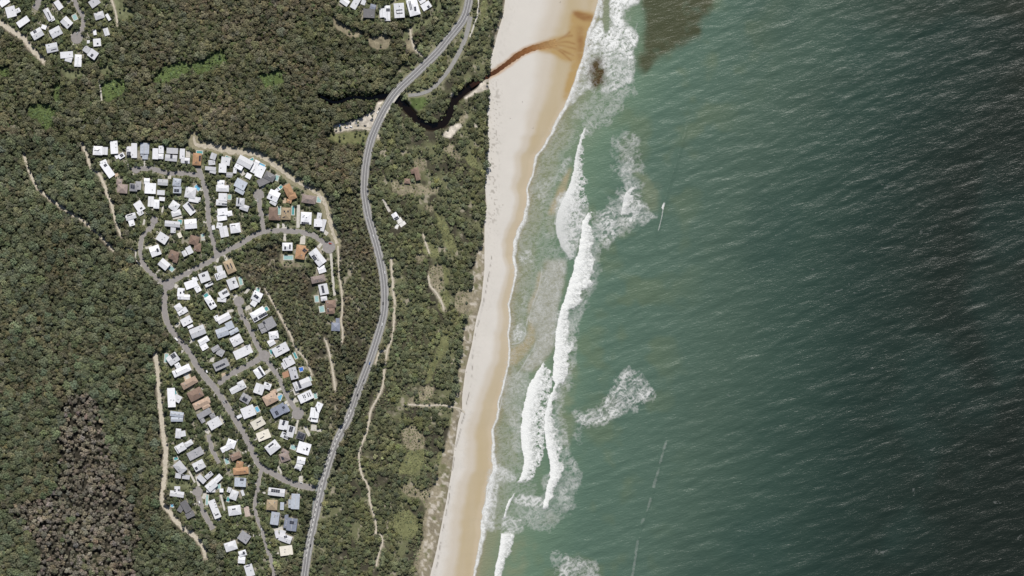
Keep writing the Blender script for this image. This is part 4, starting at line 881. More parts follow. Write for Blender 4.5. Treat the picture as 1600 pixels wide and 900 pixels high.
for ln, w_ in (([(848, 408), (843, 445), (832, 478), (827, 500), (832, 505), (838, 520), (836, 540), (824, 560), (812, 580), (795, 598), (787, 610), (782, 635), (777, 660)], 1.1), ([(905, 240), (896, 270), (888, 300), (872, 325), (866, 350)], 1.0), ([(826, 495), (822, 510), (820, 525), (812, 535), (800, 538)], 1.2), ([(996, 36), (993, 46), (990, 52)], 1.0)):
    lacys = np.maximum(lacys, 0.55 * np.exp(-(dist_line(smooth_line(ln, 2), 6) / (w_ * 0.8)) ** 2) * sstep(0.3, 0.65, n_b + 0.1))
foam('surf_foam', lacys * 0.92, 0.05, 'lacy net of white foam left drifting behind the breaking waves', 'foam', 'stuff', 0.08, seed=9)
TOP = pm([(934, -40), (1006, -40), (1000, 0), (992, 40), (998, 62), (988, 80), (992, 105), (990, 126), (965, 138), (940, 146), (915, 140), (900, 158), (884, 176), (896, 140), (910, 105), (914, 70), (924, 50), (934, 30)], 3)
GAPS = np.maximum.reduce([0.9 * pm([(948, -40), (953, -40), (951, 40), (946, 56), (942, 30)], 2), 0.62 * pm([(920, 108), (930, 88), (940, 84), (944, 104), (950, 128), (934, 140), (920, 128)], 5), 0.75 * pm([(972, 20), (990, 4), (1000, 10), (994, 44), (978, 40)], 4)])
TOP = np.clip(0.5 * TOP + 0.5 * blur(TOP > 0.5, 6), 0, 1)
tp = np.clip(TOP * (1.05 - 0.95 * GAPS), 0, 1)
churn = sstep(0.2, 0.95, tp + (n_b - 0.5) * 0.9 + (n_f - 0.5) * 0.3) * np.clip((0.16 + 0.85 * lace + 0.5 * (n_l - 0.5) + 0.45 * (speck - 0.5)) * np.interp(gv, [-40, 60, 90, 140], [1.25, 1.1, 0.75, 0.6]) * (0.55 + 0.9 * n_b), 0, 1) * (1 - 0.85 * np.clip(GAPS * (0.15 + 1.6 * n_f), 0, 1))
foam('surf_foam', churn * (tp > 0.03), 0.25, 'churned white foam off the creek mouth, flecked with brown', 'foam', 'stuff', 0.15, seed=10)
# whitecaps and bright wind-wave crests far out
a = math.radians(18)
al, ac = gu * math.cos(a) - gv * math.sin(a), gu * math.sin(a) + gv * math.cos(a)
rdg = 1 - np.abs(2 * fbm(al * 0.20, ac + 3 * (vnoise(gu, gv, 30, 203) - 0.5), 11, 190, 2) - 1)
rdg2 = 1 - np.abs(2 * fbm(al * 0.28 + 90, ac, 6, 194, 2) - 1)
patchy = sstep(0.46, 0.72, fbm(al * 0.4, ac, 18, 197, 2)) * (0.4 + 0.6 * sstep(0.4, 0.6, fbm(gu, gv, 60, 199, 2)))
far = sstep(200, 520, gu - WTm)
wc = (0.42 * (np.clip(rdg - 0.72, 0, 1) * 3.5) ** 2.2 * patchy + 0.24 * np.clip(rdg2 - 0.82, 0, 1) * 5) * (0.62 + 0.42 * speck) * (0.7 + 0.7 * (n_l - 0.3))
wc = np.clip(wc, 0, 0.5) * sstep(90, 420, gu - WTm) * (0.14 + 0.08 * far)
wc = np.maximum(wc, 0.20 * sstep(0.35, 0.7, n_b + 0.1) * np.exp(-(np.maximum(0, dist_line(smooth_line([(1041, 692), (1030, 730), (1015, 785), (1000, 830), (993, 870), (987, 910)], 3), 14)) / 3.0) ** 2) * (0.25 + 0.9 * n_l))
foam('whitecaps', wc, 0.05, 'short pale whitecap streaks scattered over the open water', 'foam', 'stuff', 0.05, seed=11)

# ------------------------------------------------------------------ roads
asph = mat('asphalt', (0.24, 0.225, 0.217), 0.9, 0.2, noise=(0.25, 0.14))
asph_hw = mat('highway_asphalt', (0.185, 0.182, 0.184), 0.88, 0.2, noise=(0.2, 0.12))
shoulder_m = mat('highway_shoulder', (0.245, 0.24, 0.23), 0.9, 0.2, noise=(0.3, 0.18))
paint = mat('road_paint', (0.62, 0.62, 0.60), 0.7, 0.3)
kerb_m = mat('kerb_concrete', (0.36, 0.34, 0.31), 0.9, 0.2, noise=(0.5, 0.2))
conc = mat('concrete', (0.44, 0.42, 0.38), 0.9, 0.2, noise=(0.3, 0.18))
sandp = mat('track_sand', (0.44, 0.40, 0.33), 0.95, 0.1, noise=(0.35, 0.22))
def zoff(d, f=h0): return lambda u, v: f(u, v) + d
STL = ['northern cul-de-sac street serving the top row of the estate', 'curving street between the estate\'s western blocks', 'short western street running down to the estate junction', 'long main street winding south through the estate to the highway',
       'short street linking the main street to the eastern cul-de-sac', 'eastern cul-de-sac street ending in a round turning head', 'crescent street along the top of the inner bushland', 'short street ending in the northern turning circle',
       'short street among the houses by the sandy firebreak', 'south-western cul-de-sac street between white houses', 'narrow southern lane lined with trees', 'winding street of the north-western hamlet', 'short street stub at the hamlet\'s western edge']
STZ = []
for i, ((p, w), L) in enumerate(zip(STREETS, lines_st)):
    z = 0.30 + 0.014 * i
    o = ribbon('street', L, w + 0.2, zoff(z), asph)
    tag(o, STL[i], 'street', kind='structure')
    # kerbs, broken where another street joins
    oth = np.minimum.reduce([d for j, d in enumerate(dist_st) if j != i] + [np.hypot(gu - c[0], gv - c[1]) - c[2] for c in CIRCLES])
    t = np.gradient(L, axis=0); t /= np.hypot(t[:, 0], t[:, 1])[:, None]; nr = np.stack([-t[:, 1], t[:, 0]], 1)
    for s in (-1, 1):
        E = L + nr * s * (w / 2 + 0.22)
        free = samp(oth, E[:, 0], E[:, 1]) > 0.6
        k = 0
        while k < len(E):
            if free[k]:
                e = k
                while e + 1 < len(E) and free[e + 1]: e += 1
                if e - k >= 3: ribbon('kerb', E[k:e + 1], 0.55, zoff(z + 0.13), kerb_m, parent=o)
                k = e + 1
            else: k += 1
def disc(name, cu, cv, r, z, m, n=28):
    a = np.linspace(0, 2 * math.pi, n, endpoint=False)
    uu, vv = np.concatenate([[cu], cu + r * np.cos(a)]), np.concatenate([[cv], cv + r * np.sin(a)])
    P = np.stack([X(uu), Y(vv), h0(uu, vv) + z], 1)
    return mesh_obj(name, P, [(0, 1 + (i + 1) % n, 1 + i) for i in range(n)], m)
CL = ['northern', 'inner-block', 'eastern', 'crescent-end', 'south-western', 'hamlet', 'western', 'north-western', 'link-street', 'main-junction']
for i, (cu, cv, r) in enumerate(CIRCLES):
    o = disc('turning_circle', cu, cv, r, 0.52 + 0.01 * i, asph)
    tag(o, f'rounded {CL[i]} asphalt turning area of the estate streets', 'street', kind='structure')
def zhw(u, v): return h0(u, v) + 0.9
hw = ribbon('highway', line_hw, 13.0, lambda u, v: zhw(u, v), shoulder_m)
tag(hw, 'grey two-lane coastal highway curving between estate and dunes', 'highway', kind='structure')
hwl = ribbon('carriageway', line_hw, 9.0, lambda u, v: zhw(u, v) + 0.06, asph_hw, parent=hw)
def offset(L, d):
    t = np.gradient(L, axis=0); t /= np.hypot(t[:, 0], t[:, 1])[:, None]
    return L + np.stack([-t[:, 1], t[:, 0]], 1) * d
for s in (-4.1, 4.1): ribbon('edge_line', offset(line_hw, s), 0.32, lambda u, v: zhw(u, v) + 0.12, paint, parent=hw)
ribbon('centre_line', line_hw, 0.42, lambda u, v: zhw(u, v) + 0.12, paint, parent=hw)
seg = [k for k in range(len(line_hw)) if 640 < line_hw[k][1] < 870]
for k in seg[::4]:
    for d in (1.6,):
        ribbon('chevron_mark', offset(line_hw, d)[k:k + 3], 1.0, lambda u, v: zhw(u, v) + 0.14, paint, parent=hw)
L2 = smooth_line([(538, 668), (520, 700), (505, 740), (494, 785), (486, 825), (477, 870), (470, 915)])
ribbon('turning_lane', L2, [1, 7, 11, 10, 6, 5, 4], lambda u, v: zhw(u, v) - 0.1, mat('turning_lane_asphalt', (0.20, 0.225, 0.225), 0.9, 0.2, noise=(0.25, 0.15)), parent=hw)
o = ribbon('side_road', line_sr, [7, 7, 6.5, 6, 5.5, 5], zoff(0.32), shoulder_m, jag=0.06)
tag(o, 'pale old road curving beside the highway down to the creek', 'road', kind='structure')
# bridge over the creek
i0 = int(np.argmin(np.hypot(line_hw[:, 0] - 630, line_hw[:, 1] - 133))); i1 = int(np.argmin(np.hypot(line_hw[:, 0] - 594, line_hw[:, 1] - 185)))
BR = line_hw[i0:i1]
br = empty('road_bridge', (X(610), Y(157), 1.0)); tag(br, 'concrete highway bridge over the dark creek', 'bridge')
def box_path(name, L, w, z0, z1, m, parent):
    L = np.asarray(L); t = np.gradient(L, axis=0); t /= np.hypot(t[:, 0], t[:, 1])[:, None]; nr = np.stack([-t[:, 1], t[:, 0]], 1) * w / 2
    A, B = L + nr, L - nr; n = len(L); ox, oy, oz = parent.location
    hz = zhw(L[:, 0], L[:, 1])
    V = []
    for S, dz in ((A, z1), (B, z1), (B, z0), (A, z0)): V.append(np.stack([X(S[:, 0]) - ox, Y(S[:, 1]) - oy, hz + dz - oz], 1))
    V = np.concatenate(V); F = []
    for k in range(4):
        for i in range(n - 1): F.append((k * n + i, k * n + i + 1, ((k + 1) % 4) * n + i + 1, ((k + 1) % 4) * n + i))
    F += [(0, n, 2 * n, 3 * n), (n - 1, 4 * n - 1, 3 * n - 1, 2 * n - 1)]
    return mesh_obj(name, V, F, m, parent)
box_path('deck', BR, 13.2, -1.4, -0.05, conc, br)
for s in (-6.7, 6.7): box_path('barrier', offset(BR, s), 0.5, -0.6, 0.95, conc, br)
for q in (0.3, 0.62):
    k = int(len(BR) * q); t = BR[k + 1] - BR[k]; t /= np.hypot(*t); nn = np.array([-t[1], t[0]])
    box_path('pier', np.array([BR[k] - nn * 5.5, BR[k] + nn * 5.5]), 1.2, -9.5, -1.4, conc, br)
PL = {0: 'concrete shared path east of the highway near the northern edge', 1: 'white concrete footpath curving around the western junction', 2: 'thin sandy footpath across the grass beside the hamlet', 3: 'wide pale sand firebreak along the estate\'s western edge',
      4: 'sandy bush track west of the estate\'s top row', 5: 'broken sandy track cutting diagonally through the western forest', 6: 'brown sandy track below the north-western hamlet', 7: 'dry grassy firebreak curving round the estate\'s north-eastern edge',
      8: 'pale lane running south from the crescent turning head', 9: 'thin sand path beside the crescent houses', 10: 'straight pale path east of the highway\'s widest bend', 11: 'long winding sand path through the coastal scrub', 12: 'short loop path joining the sand path to the highway',
      13: 'short forked sand path near the southern edge of the scrub', 14: 'straight sand path in the bush west of the highway', 15: 'faint sand path around the inner bushland', 16: 'sandy beach access track crossing the dunes', 17: 'short sand path in the dune clearing by the lone house',
      18: 'ragged sand track below the dune clearing', 19: 'pale driveway to the lone white house in the scrub', 20: 'sand track below the northern hilltop row', 21: 'narrow boardwalk across the green swamp', 22: 'sandy access track to the creekside car park', 23: 'short sandy path beside the highway bridge'}
for i, (p, w, k) in enumerate(PATHS):
    if k == 'dry': 
        o = ribbon('track', smooth_line(p, 3), [2.5, 9, 9, 7, 7, 5, 3.5, 6, 6, 5], zoff(0.12, hg), mat('dry_track', (0.40, 0.36, 0.29), 0.95, 0.1, noise=(0.3, 0.3)), jag=0.45, seed=i)
    else:
        o = ribbon('path', smooth_line(p, 2.0), w, zoff(0.14 + 0.006 * i, hg), conc if k == 'concrete' else sandp, jag=0.08 if k == 'concrete' else 0.38, seed=i)
    tag(o, PL[i], 'path', kind='structure')
#PART4#
# ------------------------------------------------------------------ houses
def roofmat(c, k=0):
    f = (1.0, 0.86, 1.1, 0.93)[k]
    m = mat('roof_' + NOUN[c].replace('-', '_') + ('', '_aged', '_new', '_worn')[k], tuple(x * f for x in ROOFC[c]), 0.55 if c in 'wvcgdbs' else 0.85, 0.35 if c in 'wvcgdbs' else 0.15, noise=(0.3, 0.13 if c in 'wvc' else 0.22))
    return m
wall_ms = [mat('render_white', (0.62, 0.60, 0.57), 0.9, 0.2, noise=(0.4, 0.1)), mat('render_sand', (0.46, 0.40, 0.32), 0.9, 0.2, noise=(0.4, 0.1)), mat('weatherboard_grey', (0.30, 0.31, 0.32), 0.85, 0.2, noise=(0.4, 0.1))]
solar_m = mat('solar_glass', (0.035, 0.038, 0.05), 0.18, 0.5, noise=(0.9, 0.25))
frame_m = mat('panel_frame', (0.35, 0.36, 0.38), 0.4, 0.5)
sky_m = mat('skylight_glass', (0.10, 0.12, 0.14), 0.12, 0.5)
vent_m = mat('roof_fitting', (0.30, 0.30, 0.31), 0.6, 0.4)
gut_m = mat('gutter_metal', (0.42, 0.42, 0.42), 0.5, 0.4)
win_m = mat('window_glass', (0.05, 0.06, 0.07), 0.1, 0.5)
dr_m = mat('door_paint', (0.20, 0.12, 0.08), 0.6, 0.3)
def local(w, x, y):
    c, s = math.cos(math.radians(w[4])), math.sin(math.radians(w[4]))
    return w[0] + x * c - y * s, w[1] + x * s + y * c
def to_local(w, u, v):
    c, s = math.cos(math.radians(w[4])), math.sin(math.radians(w[4]))
    return (u - w[0]) * c + (v - w[1]) * s, -(u - w[0]) * s + (v - w[1]) * c
def roof_z(style, hl, hw, p, x, y):
    """height above the eaves at local x (long axis), y"""
    if style == 'g': return max(0.0, (hw - abs(y))) * p
    if style == 'h': return max(0.0, min(hw - abs(y), hl - abs(x))) * p
    return (y + hw) * p * 0.5
def build_house(c, wings, solar, nfit, label, rs, group):
    r = random.Random(rs)
    u0, v0 = wings[0][0], wings[0][1]
    g = float(hg(u0, v0)); ox, oy = X(u0), Y(v0)
    area = sum(w[2] * w[3] for w in wings)
    small = area < 75
    root = empty('garden_shed' if small else 'house', (ox, oy, g))
    tag(root, label, 'shed' if small else 'house', group)
    storeys = r.choice([3.1, 5.6, 6.0, 6.2]) if area > 150 else 3.0
    wm = r.choice(wall_ms); rk = r.randrange(4)
    info = []
    for k, w in enumerate(wings):
        ww, dd = w[2], w[3]
        sw = ww < dd
        W2 = (w[0], w[1], dd, ww, w[4] + 90) if sw else w          # long axis first
        hl, hw = W2[2] / 2, W2[3] / 2
        e = max(2.4, storeys - 0.62 * k - 0.07 * (k % 3) - 0.5 * (k > 0) * r.random())
        if c in HIP: style, p = ('h', 0.36)
        elif min(ww, dd) < 7: style, p = 'f', 0.05
        else: style, p = r.choice([('g', 0.19), ('h', 0.22), ('f', 0.06), ('g', 0.14), ('f', 0.045)])
        info.append((W2, hl, hw, e, style, p))
        rm = roofmat(c, rk if r.random() < 0.6 else r.randrange(4))
        # wall
        i = 0.55
        ring = [(-hl + i, -hw + i), (hl - i, -hw + i), (hl - i, hw - i), (-hl + i, hw - i)]
        V = []
        for z in (-1.6, None):
            for x, y in ring:
                a, b_ = local(W2, x, y)
                V.append((X(a) - ox, Y(b_) - oy, z if z is not None else e + roof_z(style, hl, hw, p, x, y) - 0.12 * (style == 'f') - 0.02))
        F = [(0, 1, 5, 4), (1, 2, 6, 5), (2, 3, 7, 6), (3, 0, 4, 7)]
        if style == 'g':        # gable peaks
            for sx, (qa, qb) in ((-hl + i, (7, 4)), (hl - i, (5, 6))):
                a, b_ = local(W2, sx, 0); V.append((X(a) - ox, Y(b_) - oy, e + hw * p - 0.05)); F.append((qa, qb, len(V) - 1))
        wall = mesh_obj('wall', V, F, wm, root)
        # window and door on the long sides
        if not small:
            for s in (-1, 1):
                for fx in ((-0.45, 0.4) if k == 0 else (0.0,)):
                    x, y = fx * hl, s * (hw - i + 0.03)
                    q = [local(W2, x + dx, y) for dx in (-0.9, 0.9)]
                    zz = e - 0.75
                    mesh_obj('window', [(X(q[0][0]) - ox, Y(q[0][1]) - oy, zz - 1.2), (X(q[1][0]) - ox, Y(q[1][1]) - oy, zz - 1.2), (X(q[1][0]) - ox, Y(q[1][1]) - oy, zz), (X(q[0][0]) - ox, Y(q[0][1]) - oy, zz)], [(0, 1, 2, 3)], win_m, wall)
            if k == 0:
                q = [local(W2, dx, hw - i + 0.04) for dx in (-0.5, 0.5)]
                mesh_obj('door', [(X(q[0][0]) - ox, Y(q[0][1]) - oy, 0.1), (X(q[1][0]) - ox, Y(q[1][1]) - oy, 0.1), (X(q[1][0]) - ox, Y(q[1][1]) - oy, 2.15), (X(q[0][0]) - ox, Y(q[0][1]) - oy, 2.15)], [(0, 1, 2, 3)], dr_m, wall)
        # roof: solid slab following the pitch
        if style == 'g': top = [(-hl, -hw), (hl, -hw), (hl, 0), (hl, hw), (-hl, hw), (-hl, 0)]; tf = [(0, 5, 2, 1), (5, 4, 3, 2)]
        elif style == 'h':
            top = [(-hl, -hw), (hl, -hw), (hl, hw), (-hl, hw), (-(hl - hw) - 1e-3, 0), ((hl - hw) + 1e-3, 0)]; tf = [(0, 4, 5, 1), (1, 5, 2), (2, 5, 4, 3), (3, 4, 0)]
        else: top = [(-hl, -hw), (hl, -hw), (hl, hw), (-hl, hw)]; tf = [(0, 3, 2, 1)]
        V = []
        for x, y in top:
            a, b_ = local(W2, x, y); V.append((X(a) - ox, Y(b_) - oy, e + roof_z(style, hl, hw, p, x, y)))
        n = len(V)
        rim = [0, 1, 2, 3, 4, 5] if style == 'g' else [0, 1, 2, 3]
        V2 = V + [(V[q][0], V[q][1], V[q][2] - 0.28) for q in rim]
        F = [tuple(reversed(f)) for f in tf]
        F = [tuple(f) for f in tf]
        m = len(rim)
        F += [(rim[q], rim[(q + 1) % m], n + (q + 1) % m, n + q) for q in range(m)]
        F.append(tuple(n + q for q in range(m)))
        roof = mesh_obj('roof', V2, F, rm, root)
        info[-1] += (roof,)
        if style in 'gh' and not small:         # ridge cap
            x1 = hl if style == 'g' else max(0.3, hl - hw)
            zr = e + hw * p
            V = []
            for x in (-x1, x1):
                for y, dz in ((-0.28, 0.015), (0, 0.09), (0.28, 0.015)):
                    a, b_ = local(W2, x, y); V.append((X(a) - ox, Y(b_) - oy, zr + dz - (abs(y) * p)))
            mesh_obj('ridge_cap', V, [(0, 1, 4, 3), (1, 2, 5, 4)], gut_m if c in 'wvcgdbs' else rm, roof)
    def on_roof(u, v):
        best = None
        for W2, hl, hw, e, st, p, roof in info:
            x, y = to_local(W2, u, v)
            if abs(x) <= hl + 0.3 and abs(y) <= hw + 0.3:
                z = e + roof_z(st, hl, hw, p, x, y)
                if best is None or z > best[0]: best = (z, roof)
        return best
    def patch(name, q, m, th, lift, m2=None):
        c0 = on_roof(q[0], q[1])
        if c0 is None: return
        roof = c0[1]
        inf = next(t for t in info if t[6] is roof)
        V = []
        for a, b_ in rect_pts(*q):
            x, y = to_local(inf[0], a, b_)
            x = max(-inf[1], min(inf[1], x)); y = max(-inf[2], min(inf[2], y))
            a, b_ = local(inf[0], x, y)
            V.append((X(a) - ox, Y(b_) - oy, inf[3] + roof_z(inf[4], inf[1], inf[2], inf[5], x, y) + lift))
        zc = inf[3] + roof_z(inf[4], inf[1], inf[2], inf[5], *to_local(inf[0], q[0], q[1])) + lift
        mz = max(0, zc - sum(p_[2] for p_ in V) / 4)
        V = [(x, y, z + mz) for x, y, z in V]
        V += [(x, y, z + th) for x, y, z in V]
        mesh_obj(name, V, [(7, 6, 5, 4), (0, 1, 5, 4), (1, 2, 6, 5), (2, 3, 7, 6), (3, 0, 4, 7)], m, roof)
    for q in solar:
        # each row of panels is a part
        u_, v_, w_, d_, a_ = q
        nx, ny = max(1, round(w_ / 3.2)), max(1, round(d_ / 2.4))
        ca, sa = math.cos(math.radians(a_)), math.sin(math.radians(a_))
        for ix in range(nx):
            for iy in range(ny):
                x = (ix + 0.5) / nx * w_ - w_ / 2; y = (iy + 0.5) / ny * d_ - d_ / 2
                patch('solar_panel', (u_ + x * ca - y * sa, v_ + x * sa + y * ca, w_ / nx - 0.22, d_ / ny - 0.22, a_), solar_m, 0.06, 0.10)
    for q in range(nfit + (area > 220)):
        w = r.choice(wings)
        x, y = (r.random() - 0.5) * w[2] * 0.6, (r.random() - 0.5) * w[3] * 0.6
        a, b_ = local(w, x, y)
        if any(abs(to_local(s_, a, b_)[0]) < s_[2] / 2 + 1 and abs(to_local(s_, a, b_)[1]) < s_[3] / 2 + 1 for s_ in solar): continue
        if r.random() < 0.5: patch('skylight', (a, b_, 1.3, 1.8, w[4]), sky_m, 0.12, 0.08)
        else: patch('air_conditioner', (a, b_, 1.4, 1.1, w[4]), vent_m, 0.8, 0.05)
    return root
HOUSES = []
GR = {'northern row': 'houses of the large estate'}
sid = 100
for ph, hs in ROWS:
    west = ph.startswith('from the west')
    cen = lambda h: np.mean([[w[0] * w[2] * w[3], w[1] * w[2] * w[3]] for w in h[1]], axis=0) / np.mean([w[2] * w[3] for w in h[1]])
    hs = sorted(hs, key=lambda h: cen(h)[0 if west else 1])
    grp = 'houses of the north-western hamlet' if 'hamlet' in ph else 'houses of the hilltop row' if 'hilltop' in ph else 'cottages in the coastal bush' if 'cottages' in ph else 'houses of the large estate'
    for k, (c, wings, so, sk) in enumerate(hs):
        ar = sum(w[2] * w[3] for w in wings)
        noun = 'shed' if ar < 75 else 'house'
        shape = '' if noun == 'shed' else {1: '', 2: 'two-winged ', 3: 'rambling '}.get(len(wings), 'sprawling ')
        ext = ' with solar panels' if so else ''
        lab = f'{NOUN[c]} {shape}{noun}{ext}, {ORD[k]} {ph}'
        HOUSES.append(build_house(c, wings, so, sk, lab, sid, grp)); sid += 1

# ------------------------------------------------------------------ pools, patios, driveways
PW = {'t': (0.08, 0.27, 0.28), 'b': (0.13, 0.36, 0.52), 'p': (0.27, 0.42, 0.41), 'B': (0.06, 0.16, 0.52)}
PN = {'t': 'teal', 'b': 'bright blue', 'p': 'pale green', 'B': 'deep blue'}
PT = {'pale': (0.46, 0.44, 0.40), 'tan': (0.42, 0.33, 0.24), 'rust': (0.34, 0.20, 0.13), 'pink': (0.42, 0.35, 0.31), 'white': (0.62, 0.61, 0.59), 'dry': (0.3, 0.27, 0.2)}
hc = [(h.location.x + 800, 450 - h.location.y, h) for h in HOUSES]
def slab(name, u, v, w, d, a, z0, z1, m, parent, hole=None):
    ox, oy, oz = parent.location if parent else (0, 0, 0)
    g = float(np.max(hg(np.array([p[0] for p in rect_pts(u, v, w, d, a)]), np.array([p[1] for p in rect_pts(u, v, w, d, a)]))))
    R = rect_pts(u, v, w, d, a)
    V = [(X(p[0]) - ox, Y(p[1]) - oy, g + z - oz) for z in (z0, z1) for p in R]
    F = [(0, 1, 5, 4), (1, 2, 6, 5), (2, 3, 7, 6), (3, 0, 4, 7)]
    if hole:
        H_ = rect_pts(u, v, hole[0], hole[1], a)
        V += [(X(p[0]) - ox, Y(p[1]) - oy, g + z - oz) for z in (z1, z0) for p in H_]
        F += [(4 + i, 4 + (i + 1) % 4, 8 + (i + 1) % 4, 8 + i) for i in range(4)]
        F += [(8 + i, 8 + (i + 1) % 4, 12 + (i + 1) % 4, 12 + i) for i in range(4)]
    else: F.append((7, 6, 5, 4))
    return mesh_obj(name, V, F, m, parent)
PREL = {}
for i, (u, v, w, d, a, c) in enumerate(POOLS):
    pr = empty('swimming_pool', (X(u), Y(v), float(hg(u, v))))
    hh = min(hc, key=lambda t: (t[0] - u) ** 2 + (t[1] - v) ** 2)[2]
    hl_ = hh['label'].split(', ')
    wh = hl_[1]
    lab = f'{PN[c]} pool beside the {hl_[0].split(" ")[0]} house {wh}'
    lab = lab if len(lab.split()) <= 16 else f'{PN[c]} pool at the house {wh}'
    n = PREL.get(lab, 0); PREL[lab] = n + 1
    if n: lab = 'smaller ' + lab
    tag(pr, lab, 'pool', 'swimming pools in the gardens')
    slab('surround', u, v, w + 2.0, d + 2.0, a, -0.6, 0.24, mat('pool_paving', (0.50, 0.48, 0.44), 0.85, 0.2, noise=(0.5, 0.15)), pr, hole=(w, d))
    slab('water', u, v, w, d, a, -0.6, 0.08, mat('pool_water_' + PN[c].replace(' ', '_'), PW[c], 0.06, 0.5, noise=(0.4, 0.2)), pr)
for i, (u, v, w, d, a, t) in enumerate(PATIOS):
    hh = min(hc, key=lambda t_: (t_[0] - u) ** 2 + (t_[1] - v) ** 2)[2]
    wh = hh['label'].split(', ')[1]
    o = slab('paving', u, v, w, d, a, -0.5, 0.2 + 0.01 * (i % 6), mat('paving_' + t, PT[t], 0.9, 0.2, noise=(0.35, 0.2)), None)
    tag(o, f'{t if t != "dry" else "dry"} paved forecourt of the house {wh}', 'paving', kind='structure')
# driveways from each house without a forecourt to the nearest street
allst = np.concatenate([np.column_stack([L[:, :2], np.full(len(L), STREETS[i][1] / 2)]) for i, L in enumerate(lines_st)])
drv = 0
for u, v, h in hc:
    d = np.hypot(allst[:, 0] - u, allst[:, 1] - v); k = int(np.argmin(d))
    if d[k] > 34 or h.name.startswith('garden_shed'): continue
    if any(math.hypot(p[0] - u, p[1] - v) < 16 for p in PATIOS): continue
    q = allst[k]; t = (q[2] + 0.2) / d[k]
    a = np.array([q[0] + (u - q[0]) * t, q[1] + (v - q[1]) * t]); b_ = np.array([u, v])
    L = smooth_line([tuple(a), tuple(a * 0.5 + b_ * 0.5)], 1.5) if d[k] > 8 else None
    if L is None or len(L) < 3: continue
    inside = samp(BUILT.astype(np.float32), L[:, 0], L[:, 1]) > 0.5
    if inside.any(): L = L[:max(2, int(np.argmax(inside)) + 1)]
    if len(L) < 3: continue
    o = ribbon('driveway', L, random.Random(drv).choice([2.6, 3.2, 3.8]), zoff(0.16 + 0.003 * (drv % 20), hg), conc, jag=0.08, seed=drv)
    tag(o, 'pale driveway of the house ' + h['label'].split(', ')[1], 'driveway', kind='structure')
    drv += 1

# ------------------------------------------------------------------ trees
def trunk_geo(r, limbs=4):
    V, F = [], []
    def tube(p0, p1, r0, r1, n=5):
        b0 = len(V); d = np.subtract(p1, p0); d = d / np.linalg.norm(d)
        s = np.cross(d, (0.3, 0.9, 0.2)); s /= np.linalg.norm(s); t = np.cross(d, s)
        for p, rr in ((p0, r0), (p1, r1)):
            for i in range(n):
                a = 2 * math.pi * i / n; V.append(tuple(np.add(p, rr * (math.cos(a) * s + math.sin(a) * t))))
        for i in range(n): F.append((b0 + i, b0 + (i + 1) % n, b0 + n + (i + 1) % n, b0 + n + i))
    lean = ((r.random() - .5) * .12, (r.random() - .5) * .12)
    mid = (lean[0], lean[1], 0.48)
    tube((0, 0, -0.12), mid, 0.060, 0.038)
    tube(mid, (lean[0] * 1.5, lean[1] * 1.5, 0.85), 0.038, 0.012)
    for i in range(limbs):
        a = 2 * math.pi * (i + r.random() * .6) / limbs
        z0 = 0.36 + 0.12 * (i % 3); f = z0 / 0.48
        tube((lean[0] * f, lean[1] * f, z0), (0.52 * math.cos(a), 0.52 * math.sin(a), 0.62 + r.random() * .2), 0.026, 0.009, 4)
    return V, F
def crown_geo(r, lobes, per, leaf, flat):
    """leaf clumps spread over uneven lobes; crown radius 1, tree height 1"""
    V, F = [], []
    cs = []
    for i in range(lobes):
        a = 2.399 * i + r.random() * 0.9; q = math.sqrt((i + 0.3) / lobes) * 0.74 * (0.75 + 0.45 * r.random())
        cs.append((q * math.cos(a), q * math.sin(a), 0.80 - 0.26 * q * q * flat + (r.random() - .5) * 0.16, 0.26 + 0.16 * r.random()))
    for cx, cy, cz, lr in cs:
        for k in range(per):
            th = 2 * math.pi * r.random(); ph = math.acos(1 - 1.35 * r.random())
            n = np.array([math.sin(ph) * math.cos(th), math.sin(ph) * math.sin(th), math.cos(ph)])
            rad = lr * (0.72 + 0.36 * r.random())
            c = np.array([cx, cy, cz]) + n * rad * np.array([1, 1, 0.42])
            nn = n + np.array([r.gauss(0, .42), r.gauss(0, .42), r.gauss(0.75, .3)]); nn /= np.linalg.norm(nn)
            s = np.cross(nn, (r.gauss(0, 1), r.gauss(0, 1), r.gauss(0, 1))); s /= np.linalg.norm(s); t = np.cross(nn, s)
            a_, b_ = leaf * (0.7 + .7 * r.random()), leaf * (0.5 + .5 * r.random())
            zs_ = np.array([1, 1, 0.5])
            i0 = len(V)
            for x, y in ((-1, -.35), (-.2, -1), (1, -.2), (.35, 1), (-.7, .6)):
                V.append(tuple(c + (s * x * a_ + t * y * b_) * zs_))
            F.append((i0, i0 + 1, i0 + 2, i0 + 3, i0 + 4))
    return V, F
